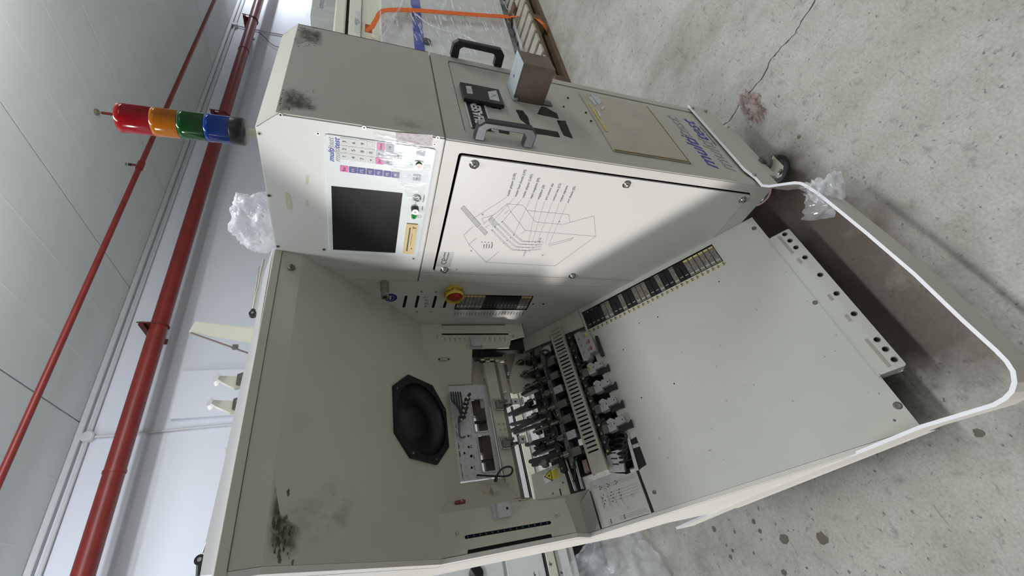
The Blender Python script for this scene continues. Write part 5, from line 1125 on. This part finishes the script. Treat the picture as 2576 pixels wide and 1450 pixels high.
# output blocks along the lower edge
cc = [cM(302, 138, .03), cM(418, 103, .03), cM(485, 268, .03), cM(380, 350, .03)]
OBM = mat('grey_block', (168, 168, 170), .45, .25, var=.1, vscale=60)
def poly_block(pts, h0, h1, m, name, par, lab=None):
    mb = MB(); mb.prism([cM(x, y, h1) for x, y in pts], D, h0, h1, m); return part(name, mb, par, lab)
cb0 = poly_block(((302, 138), (345, 108), (360, 125), (418, 103), (485, 262), (432, 290), (436, 310), (414, 345), (380, 350)), -.005, .030, OBM, 'connector_block', H, 'grey block with round sockets and red tags')
for x, y in ((343, 172), (385, 148), (362, 226), (404, 203), (383, 280), (425, 256)):
    a, b = cM(x, y, .03); mb = MB(); mb.lathe(D.p(a, b, .03), D.ez, [(.0042, 0), (.0042, .004), (.003, .004), (.003, .001), (0, .001)], STEEL, 12); part('socket', mb, cb0)
for x, y, m in ((404, 138, YELLOWP), (424, 192, mat('red_tag', (170, 62, 48), .5)), (443, 245, MATS['red_tag'])):
    a, b = cM(x, y, .03); mb = MB(); mb.fbox(D, a-.006, a+.006, b-.003, b+.003, .03, .034, m); part('tag', mb, cb0)
a = cM(500, 200, .01); mb = MB(); mb.prism([cM(470, 150, .012), cM(490, 143, .012), (cM(545, 300, .012)), cM(520, 310, .012)], D, 0, .012, BLACKP); part('block_base', mb, cb0)
for k, (ox, oy) in enumerate(((470, 395), (525, 540), (575, 690), (640, 850))):
    pts = [(x+ox-470, y+oy-395) for x, y in ((405, 385), (430, 362), (470, 375), (465, 362), (520, 345), (538, 388), (500, 410), (475, 420), (480, 440), (428, 465))]
    sc_ = 1+.05*k; pts = [(ox+(x-ox)*sc_, oy+(y-oy)*sc_) for x, y in pts]
    ob = poly_block(pts, 0, .026, OBM, 'output_block', H, ('grey output block with a green label', 'grey output block with a printed green outline', 'grey output block with a green oval', 'grey output block nearest the left')[k])
    mb = MB(); mb.prism([cM(ox+(x-470)*sc_, oy+(y-395)*sc_, .012) for x, y in ((505, 420), (560, 400), (575, 370), (590, 425), (545, 440), (500, 470))], D, 0, .012, BLACKP); part('block_base', mb, ob)
    for dx, dy in ((47, -22), (-10, 5), (-55, 12)):
        a, b = cM(ox+dx*sc_, oy+dy*sc_, .026); mb = MB(); mb.cyl(D.p(a, b, .026), D.p(a, b, .0265), .0022, BLACK, 8); part('pin_hole', mb, ob)
    GL = mat('green_print', (96, 150, 90), .5); a, b = cM(ox-43, oy+18, .026); mb = MB()
    if k == 0: mb.fbox(D, a-.0115, a+.0115, b-.0035, b+.0035, .026, .0268, mat('lime_label', (150, 180, 84), .5)); mb.text(D, 'TEST', a, b, .006, INKD, .027)
    else: mb.prism([(a+.009*math.cos(t), b+.0035*math.sin(t)) for t in [i*math.pi/8 for i in range(16)]], D, .026, .0264, GL, [[(a+.0078*math.cos(t), b+.0024*math.sin(t)) for t in [i*math.pi/8 for i in range(16)]]])
    part('block_label', mb, ob)
    mb = MB(); p_ = cMw(ox-20, oy+75, .01); q_ = cMw(ox+25, oy+55, .01); mb.cyl(p_, q_, .0055, MIDM, 10); mb.fbox(D, cM(ox-70, oy+50, .01)[0]-.012, cM(ox-70, oy+50)[0]+.012, cM(ox-70, oy+50)[1]-.016, cM(ox-70, oy+50)[1]+.012, -.01, .008, MIDM); part('block_foot', mb, ob)
# left end of the mechanism: terminal plates, open notch in the deck
mb = MB(); q = [cM(745, 995, .001), cM(806, 965, .001), cM(890, 1190, .001), cM(820, 1240, .001)]; mb.prism(q, D, .0002, .001, BLACK); part('deck_notch', mb, H, 'dark opening in the deck')
mb = MB(); q = [cM(765, 1035, .0014), cM(825, 1015, .0014), cM(838, 1042, .0014), cM(778, 1062, .0014)]; mb.prism(q, D, .001, .0014, LABEL); part('notch_strip', mb, H)
mb = MB(); q = [cM(720, 935, .006), cM(742, 935, .006), cM(828, 1235, .006), cM(800, 1245, .006)]; mb.prism(q, D, 0, .006, ALU); part('edge_channel', mb, H)
mb = MB(); q = [cM(430, 1330, .002), cM(620, 1260, .002), cM(720, 1265, .002), cM(700, 1290, .002), cM(445, 1370, .002)]; mb.prism(q, D, -.02, .002, ALU); part('end_plate', mb, H)
mb = MB(); q = [cM(560, 1100, .004), cM(690, 1060, .004), cM(715, 1250, .004), cM(590, 1255, .004)]; mb.prism(q, D, -.01, .004, ALUM); tp = part('terminal_plate', mb, H)
for r_ in range(4):
    for k in range(4):
        a, b = cM(585+k*13+r_*12, 1050-12*r_+r_*58, .005); mb = MB(); mb.cyl(D.p(a, b, .003), D.p(a, b, .0062), .0022, BLACK, 8); part('pin_hole', mb, tp)
mb = MB(); q = [cM(365, 1160, .008), cM(400, 1148, .008), cM(428, 1235, .008), cM(392, 1262, .008)]; mb.prism(q, D, -.01, .008, RUSTY); part('end_block', mb, H)
# dark plates added under the bay as an unseen chassis so that gaps read dark
mb = MB(); mb.fbox(D, XL+.02, -.55, top+.06, top+.10, -.14, -.10, DARKM); mb.fbox(D, -.50, -.10, top-.02, top+.02, -.16, -.13, DARKM); mb.fbox(D, -.55, -.02, top+.0, top+.08, -.20, -.17, DARKM); mb.fbox(D, -.55, -.05, top+.0, by1+.155, -.062, -.052, DARKM) if False else mb.prism([(-.55, top), (-.05, top), (-.05, by1+.16), (-.55, by1+.16)], D, -.062, -.052, DARKM, [rrect(-.42, -.39, top+.006, top+.03, .006), rrect(-.49, -.46, top+.008, top+.034, .006), rrect(-.33, -.31, top+.006, top+.022, .005), rrect(-.46, -.43, by1+.03, by1+.05, .005), rrect(-.31, -.285, by1+.06, by1+.09, .005)]); mb.fbox(D, -.14, -.002, top-.02, e_+.02, -.04, -.03, TAUPE); part('gap_backing', mb, H)

# ------------------------------------------------------------------ bumper loop
def bpt(px, py, z=.24): v = CAM+ray(px, py)*((z-CAM.z)/ray(px, py).z); return (v.x, v.y)
path = [(W+.003, -.0075), (.3, -.0075), (.06, -.0075), (.018, -.0085)]
path += [bpt(*p) for p in ((1917, 467), (1935, 469), (1968, 464), (1998, 460), (2012, 461), (2026, 467), (2060, 489), (2180, 587), (2300, 690), (2420, 805), (2505, 882), (2532, 910), (2548, 935), (2552, 962), (2545, 985), (2528, 1003), (2500, 1019), (2420, 1043), (2320, 1073))]
path += [bpt(1900, 1243), (-.729, 1.0)]
BZ0, BZ1, BT = .163, .240, .0075
mb = MB(); vs = []; k = len(path)
def off2(i, s):
    p = Vector(path[i]); d = Vector(path[min(i+1, k-1)])-Vector(path[max(i-1, 0)]); d.normalize(); return p+Vector((-d.y, d.x))*s
for i in range(k):
    z1 = BZ1+(.015 if i < 3 else 0)*1
    a, b = off2(i, BT/2), off2(i, -BT/2); vs += [(a.x, a.y, BZ0), (b.x, b.y, BZ0), (b.x, b.y, z1), (a.x, a.y, z1)]
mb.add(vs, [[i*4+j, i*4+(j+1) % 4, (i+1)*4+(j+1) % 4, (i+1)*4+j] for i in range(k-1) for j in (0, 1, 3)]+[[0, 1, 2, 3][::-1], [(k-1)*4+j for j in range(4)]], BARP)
mb.add(vs, [[i*4+2, i*4+3, (i+1)*4+3, (i+1)*4+2] for i in range(k-1)], WHITEP)  # top face whiter: bare worn edge, with overhead light painted in
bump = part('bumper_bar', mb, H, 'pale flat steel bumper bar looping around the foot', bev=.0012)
for px, py in ((1742, 273), (1775, 281), (1897, 441)):
    a, b = G.u(px, py, .012); mb = MB(); mb.cyl(G.p(a, b, .011), G.p(a, b, .016), .006, STEEL, 6); mb.cyl(G.p(a, b, .016), G.p(a, b, .018), .0035, STEEL, 10); part('hex_bolt', mb, bump)
mb = MB(); mb.prism(G.us([(1833, 338), (1850, 343), (1876, 372), (1905, 402), (1890, 420)], .004), G, -.02, .004, BARP) if False else mb.box(.055, .335, -.006, .05, .118, .163, PAINTD); part('base_rail', mb, H)
# castors
def castor(x, y, m_tyre, lab, yaw=0, R_=.05):
    c, s = math.cos(yaw), math.sin(yaw); fx_ = Vector((c, s, 0)); ay = Vector((-s, c, 0)); ctr = Vector((x, y, R_))
    mb = MB(); mb.lathe(ctr-ay*.013, ay, [(0, 0), (R_*.72, 0), (R_*.76, .003), (R_*.76, .023), (R_*.72, .026), (0, .026)], WHEELG, 28); mb.lathe(ctr-ay*.013, ay, [(R_*.72, -.0), (R_*.94, .001), (R_, .005), (R_, .021), (R_*.94, .025), (R_*.72, .026)], m_tyre, 32)
    mb.lathe(ctr-ay*.022, ay, [(0, 0), (.009, 0), (.010, .004), (.010, .04), (.009, .044), (0, .044)], STEEL, 14)
    wh = part('castor_wheel', mb, H, lab)
    top_ = R_+.062; sp_ = Vector((x, y, top_))-fx_*.018
    mb = MB()
    for sg in (-1, 1):
        o_ = ay*(.0185*sg); t_ = ay*.002
        q_ = [ctr+fx_*.012-Vector((0, 0, .014)), ctr+fx_*.020, ctr+fx_*.006+Vector((0, 0, .052)), ctr-fx_*.045+Vector((0, 0, .052)), ctr-fx_*.02-Vector((0, 0, .006))]
        vs = [v+o_-t_ for v in q_]+[v+o_+t_ for v in q_]; nq = len(q_); mb.add(vs, [list(range(nq)), list(range(nq, 2*nq))[::-1]]+[[i, i+nq, (i+1) % nq+nq, (i+1) % nq] for i in range(nq)], STEEL if False else PAINTD)
    mb.cyl(sp_-Vector((0, 0, .012)), sp_+Vector((0, 0, .004)), .026, MIDM, 20); mb.cyl(sp_, sp_+Vector((0, 0, .02)), .012, MIDM, 14); part('castor_fork', mb, wh)
wc_ = Vector((.125, .028, 0))
castor(.122, .014, RUBBER, 'dark castor wheel below the tower corner', math.radians(118), .054)
castor(.118, .108, RUBBERP, 'pinkish rubber castor wheel behind the first', math.radians(100), .045)
castor(.36, .8, RUBBER, 'castor wheel at the back', math.radians(30)); castor(-.6, .8, RUBBER, 'castor wheel at the back left', math.radians(60))
mb = MB(); mb.box(-.66, .40, .77, .83, .116, .17, DARKM); part('castor_mount', mb, H)
mb = MB(); mb.box(.06, .40, .052, .12, .118, .172, DARKM); part('castor_mount', mb, H)
# ------------------------------------------------------------------ neighbours in the hall
from mathutils import noise as NZ
def crumple(ctr, rad, seed, m, sub=4, amp=.35, freq=3, flat=None, streak=1):
    bm = bmesh.new(); bmesh.ops.create_icosphere(bm, subdivisions=sub, radius=1)
    vs = []
    for v in bm.verts:
        n = v.co.normalized(); k = 1+amp*(NZ.noise(n*freq+Vector((seed, 0, 0)))+.6*abs(NZ.noise(n*freq*2.7+Vector((0, seed, 0))))+.35*NZ.noise(n*freq*7+Vector((0, 0, seed))))
        p = Vector((n.x*rad[0]*k, n.y*rad[1]*k, n.z*rad[2]*k))+Vector(ctr)
        if flat is not None and p.z < flat: p.z = flat
        vs.append(p)
    fs = [[v.index for v in f.verts] for f in bm.faces]; bm.free()
    mb = MB(); mb.add(vs, fs, m, True); return mb
a7 = math.radians(-7.4); WM = Fr((2.675, .723, 0), (math.cos(a7), math.sin(a7), 0), (0, 0, 1))
def wz(px, h=0): return WM.u(px, 40, h)[1]
A0_, A1_ = -1.1, 1.7
t = thing('wrapped_machine', 'cream and grey machine with a blue stripe wrapped in stretch film on a pallet', 'machine', tuple(WM.p(.3, .16, -.5)))
zb0 = .165; z_top = wz(841); zs = wz(958)
mb = MB(); mb.fbox(WM, A0_, A1_, zb0+.05, zs, -.8, 0, WRAPG); part('body', mb, t, bev=.006)
mb = MB(); mb.fbox(WM, A0_+.02, A1_, wz(912), zs, -.8, -.012, CREAMB); part('upper_housing', mb, t)
mb = MB(); mb.fbox(WM, A0_, A1_, wz(909), wz(878), -.8, .004, CREAMB); part('front_shelf', mb, t, bev=.004)
mb = MB(); mb.fbox(WM, A0_+.01, A1_, wz(879), wz(869), -.78, -.02, BLACK); part('dark_gap', mb, t)
mb = MB(); mb.fbox(WM, A0_, A1_, wz(870), z_top, -.8, .004, CREAMB); part('cover', mb, t, bev=.01)
mb = MB(); mb.fbox(WM, A0_, A1_, wz(1060), wz(1036), -.1, .002, BLUE); part('blue_stripe', mb, t)
mb = MB(); mb.fbox(WM, A0_+.05, A1_-.05, zb0, zb0+.06, -.75, -.02, BLACK); part('plinth', mb, t)
c = [WM.u(895, 27, .005), WM.u(895, 82, .005)]; zq1, zq0 = wz(893), wz(906)
mb = MB(); mb.fbox(WM, c[1][0], c[0][0], zq0, zq1, .004, .0052, LABELW); mb.text(WM, 'VISTEC', (c[0][0]+c[1][0])/2, zq0+(zq1-zq0)*.62, .028, BLUES, .0054); mb.text(WM, 'type 08', (c[0][0]+c[1][0])/2, zq0+(zq1-zq0)*.2, .013, INK, .0054); part('paper_label', mb, t)
mb = MB(); a, b = WM.u(1073, 108); mb.cyl(WM.p(a, b, 0), WM.p(a, b, .02), .03, BLACKP, 18); part('round_socket', mb, t)
# second unit behind, in film
WK = Fr(WM.p(0, 0, -.95), WM.ex, (0, 0, 1))
t2 = thing('film_covered_unit', 'pale unit in crumpled clear film standing behind the cream machine', 'machine', tuple(WK.p(.6, 0, -.3)))
kz = WK.u(783, 20)[1]; ka = WK.u(800, 44)[0]
mb = MB(); mb.fbox(WK, ka, ka+2.6, .16, kz, -.5, 0, WRAPG); part('body', mb, t2, bev=.005)
p = WK.u(808, 10, .002); mb = MB(); mb.fbox(WK, p[0]-.13, p[0]+.12, p[1]-.05, p[1]+.05, 0, .003, LABELW); mb.text(WK, 'ismeca', p[0]-.10, p[1], .085, BLUES, .0034, 0, 0, 0, 'LEFT'); part('name_plate', mb, t2)
def sheet(fr, a0, a1, b0, b1, h, m, amp=.02, n=34, seed=0, sx=6, sy=2, skew=0):
    mb = MB(); vs = []
    for i in range(n+1):
        for j in range(n+1):
            a = a0+(a1-a0)*i/n; b = b0+(b1-b0)*j/n
            vs.append(fr.p(a+skew*(b-b0), b, h+amp*(NZ.noise(Vector((a*sx, b*sy, seed)))+.5*NZ.noise(Vector((a*sx*3+b*4, b*sy, seed+4))))))
    mb.add(vs, [[i*(n+1)+j, (i+1)*(n+1)+j, (i+1)*(n+1)+j+1, i*(n+1)+j+1] for i in range(n) for j in range(n)], m, True); return mb
fk = sheet(WK, ka-.12, ka+1.1, kz-.55, kz+.03, .03, FILM, .02, 30, 3, 9, 9)
single('stretch_film', fk, tuple(WK.p(ka+.3, kz-.3, .03)), 'crumpled clear film over the pale unit beside the tower roof', 'film')
mbf = sheet(WM, A0_, A1_, zb0+.03, zs+.02, .03, FILM, .012, 44, 1, 9, 2.2, .12)
def wmp(px, py, h=.045): return WM.w(px, py, h)
for pts, r_ in ((((1016, -8), (1012, 8), (1004, 25), (985, 50), (962, 74), (938, 90)), .011), (((1016, 0), (1000, 34), (972, 80), (960, 96)), .008), (((1040, 30), (1080, 62), (1120, 76), (1165, 88), (1200, 108), (1225, 124)), .006), (((1125, -6), (1118, 14), (1112, 30)), .014), (((1135, -6), (1138, 12), (1143, 26)), .010), (((1290, 2), (1292, 40), (1296, 70), (1306, 100), (1313, 125)), .012), (((958, 0), (958, 25), (957, 60), (960, 90)), .008)):
    mbf.tube([wmp(x, y, .05) for x, y in pts], r_, FILMC, 8, 4)
random.seed(5)
for k in range(130):  # pale slivers that paint highlight streaks onto the film
    px, py = random.uniform(965, 1275), random.uniform(0, 128)
    if py > 20+(px-960)*.42+40: continue
    ln = random.uniform(8, 26); mbf.tube([wmp(px, py, .042), wmp(px+ln*.25, py+ln*.6, .046), wmp(px+ln*.42, py+ln, .042)], random.uniform(.0012, .003), FILMW, 5, 2)
single('stretch_film', mbf, tuple(WM.p(.3, .8, .03)), 'clear stretch film pulled tight around the machine with the blue stripe', 'film')
# orange ratchet strap
mb = MB()
def ribbon(mb, pts, wds, m, fr, th=.003):
    vs = []; k = len(pts)
    for i, p in enumerate(pts):
        d = (pts[min(i+1, k-1)]-pts[max(i-1, 0)]).normalized(); s = d.cross(fr.ez).normalized()*wds[i]/2
        vs += [p-s, p+s, p+s+fr.ez*th, p-s+fr.ez*th]
    mb.add(vs, [[i*4+j, i*4+(j+1) % 4, (i+1)*4+(j+1) % 4, (i+1)*4+j] for i in range(k-1) for j in range(4)]+[[3, 2, 1, 0], [(k-1)*4+j for j in range(4)]], m)
px_ = [(922, 79), (936, 68), (946, 50), (954, 34), (964, 27), (985, 25.5), (1010, 25), (1060, 27.5), (1110, 31), (1180, 36.5), (1250, 41), (1282, 43)]
sc_ = 1/1067*3.05
ribbon(mb, [WM.w(x, y, .05) for x, y in px_], [.026, .034, .03, .03, .04]+[.052]*7, ORANGE, WM)
pts = [WM.w(1282, 43, .05)]+[FL_ for FL_ in (WM.w(1310, 41, .10), WM.w(1335, 43, .16))]
pts += [FLOOR.w(1352, 48, .10), FLOOR.w(1368, 62, .07), FLOOR.w(1376, 78, .03), FLOOR.w(1379, 92, .004)]
ribbon(mb, pts, [.05, .042, .036, .034, .034, .032, .03], ORANGE, WM)
mb.fbox(WM, *sorted((WM.u(925, 80, .05)[0], WM.u(925, 62, .05)[0])), *sorted((WM.u(936, 70, .05)[1], WM.u(918, 70, .05)[1])), .045, .052, mat('frayed_strap', (164, 84, 38), .8, var=.3, vscale=60))
single('ratchet_strap', mb, tuple(WM.p(.3, .8, .05)), 'orange webbing strap hanging down the wrapped machine to the floor', 'strap')
# pallet
PF = Fr((2.18, .551, 0), (math.cos(math.radians(-7)), math.sin(math.radians(-7)), 0), (0, 0, 1))
t = thing('pallet', 'worn grey wooden pallet under the film wrapped machine', 'pallet', tuple(PF.p(.5, 0, -.4)))
for k in range(13):
    a = -.34+k*.145; mb = MB(); mb.fbox(PF, a, a+.098, .122, .142, -1.1, -.004, WOOD); part('deck_board', mb, t, bev=.003)
for hh in (0, -.52, -1.0):
    mb = MB(); mb.fbox(PF, -.35, 1.55, .1, .122, hh-.1, hh, WOODD); part('stringer', mb, t)
    for a in (-.33, .5, 1.35): mb = MB(); mb.fbox(PF, a, a+.14, .022, .1, hh-.1, hh-.003, WOODD); part('block', mb, t)
    mb = MB(); mb.fbox(PF, -.35, 1.55, .001, .022, hh-.1, hh, WOODD); part('bottom_board', mb, t)
for a in (.12, .95): mb = MB(); mb.fbox(PF, a, a+.09, .142, .165, -1.05, -.12, WOODD); part('spacer_beam', mb, t)

# drawer cabinet standing behind the handler
DC = Fr((0, 2.0, 0), (1, 0, 0), (0, 0, 1))
def dz(px): return DC.u(px, 1420)[1]
t = thing('drawer_cabinet', 'pale grey equipment cabinet behind the left side of the handler', 'cabinet', (0, 2.2, 0))
mb = MB(); mb.box(-1.9, 1.0, 2.0, 2.6, .20, 1.25, WRAPG); part('body', mb, t, bev=.004)
mb = MB(); mb.box(-1.88, .98, 2.02, 2.58, .02, .20, BLACK); part('plinth', mb, t)
for z0, z1, nm in ((dz(1366), dz(1272), 'drawer_front'), (dz(1431), dz(1400), 'lower_panel'), (dz(1262), dz(1090), 'upper_panel')):
    mb = MB(); mb.fbox(DC, -1.88, .98, z0, z1, 0, .014, mat('cabinet_white', (232, 234, 236), .4)); pp = part(nm, mb, t, bev=.002)
mb = MB(); mb.fbox(DC, -1.88, .98, dz(1393), dz(1371), 0, .035, CREAMB); mb.fbox(DC, -1.88, .98, dz(1372), dz(1368), 0, .03, DARKM); part('grip_rail', mb, t, bev=.003)
mb = MB(); a, b = DC.u(1195, 1446); mb.cyl(DC.p(a, b, .012), DC.p(a, b, .03), .036, BLACKP, 20); part('knob', mb, t)
mb = MB()
for x, y in ((1384, 1420), (1345, 1447), (1412, 1442)):
    a, b = DC.u(x, y, .036); mb.prism([(a+random.uniform(.3, 1)*(.022 if i % 3 == 0 else .008)*math.cos(i*.7), b+random.uniform(.3, 1)*(.016 if i % 2 else .006)*math.sin(i*.7)) for i in range(9)], DC, .0345, .0365, INK)
part('scuff_marks', mb, t)
mb = sheet(DC, -1.9, .0, dz(1262), 1.28, .03, FILM, .015, 30, 8, 5, 5)
single('stretch_film', mb, (-.7, 1.97, .9), 'clear film over the upper part of the pale cabinet', 'film')
mb = crumple((-.83, 1.68, .15), (.20, .22, .22), 3.3, FILMC, 5, .22, 1.6, .003); single('plastic_bag', mb, (-.83, 1.68, 0), 'crumpled clear plastic sheet on the floor beside the pale cabinet', 'plastic')
# loose film pieces
p = F.w(658, 560, -.14); mb = crumple(p+Vector((.0, .0, .005)), (.055, .085, .065), 1.7, FILMW, 5, .30, 2.1, 1.5662)
single('film_bundle', mb, tuple(p), 'bright crumpled plastic film lying on top of the tower roof', 'film')
q = Vector((*bpt(2052, 482), .235)); mb = crumple(q, (.028, .018, .024), 5.1, FILMC, 4, .7, 2.6)
q1 = Vector((*bpt(2120, 460, .10), .10)); q2 = Vector((*bpt(2040, 540, .16), .16))
for (a_, b_, r0, r1, sd) in ((q, Vector((*bpt(2120, 462, .20), .20)), .024, .034, 2), (q, Vector((*bpt(2060, 548, .20), .20)), .026, .034, 9)):
    vs = []; n = 14; m_ = 16; d_ = b_-a_; s_ = d_.orthogonal().normalized(); u_ = d_.normalized().cross(s_)
    for i in range(m_+1):
        t_ = i/m_; r_ = r0*(1-t_)+r1*t_
        for j in range(n):
            th = 2*math.pi*j/n; k = 1+.7*NZ.noise(Vector((t_*4, math.cos(th)*1.6, math.sin(th)*1.6+sd)))
            vs.append(a_+d_*t_+(s_*math.cos(th)+u_*math.sin(th)*.55)*r_*k)
    mb.add(vs, [[i*n+j, i*n+(j+1) % n, (i+1)*n+(j+1) % n, (i+1)*n+j] for i in range(m_) for j in range(n)], FILMC)
single('film_scrap', mb, tuple(q), 'torn clear film knotted around the bumper bar', 'film')
FILMP = film('pinkish_film', (196, 168, 164), .26)
a, b = FLOOR.u(1893, 270); mb = crumple((a, b, .006), (.058, .024, .010), 4.4, FILMP, 5, 1.0, 3.4, .001)
o = single('film_scrap', mb, (a, b, 0), 'small pinkish film scrap lying on the floor near the crack', 'film')
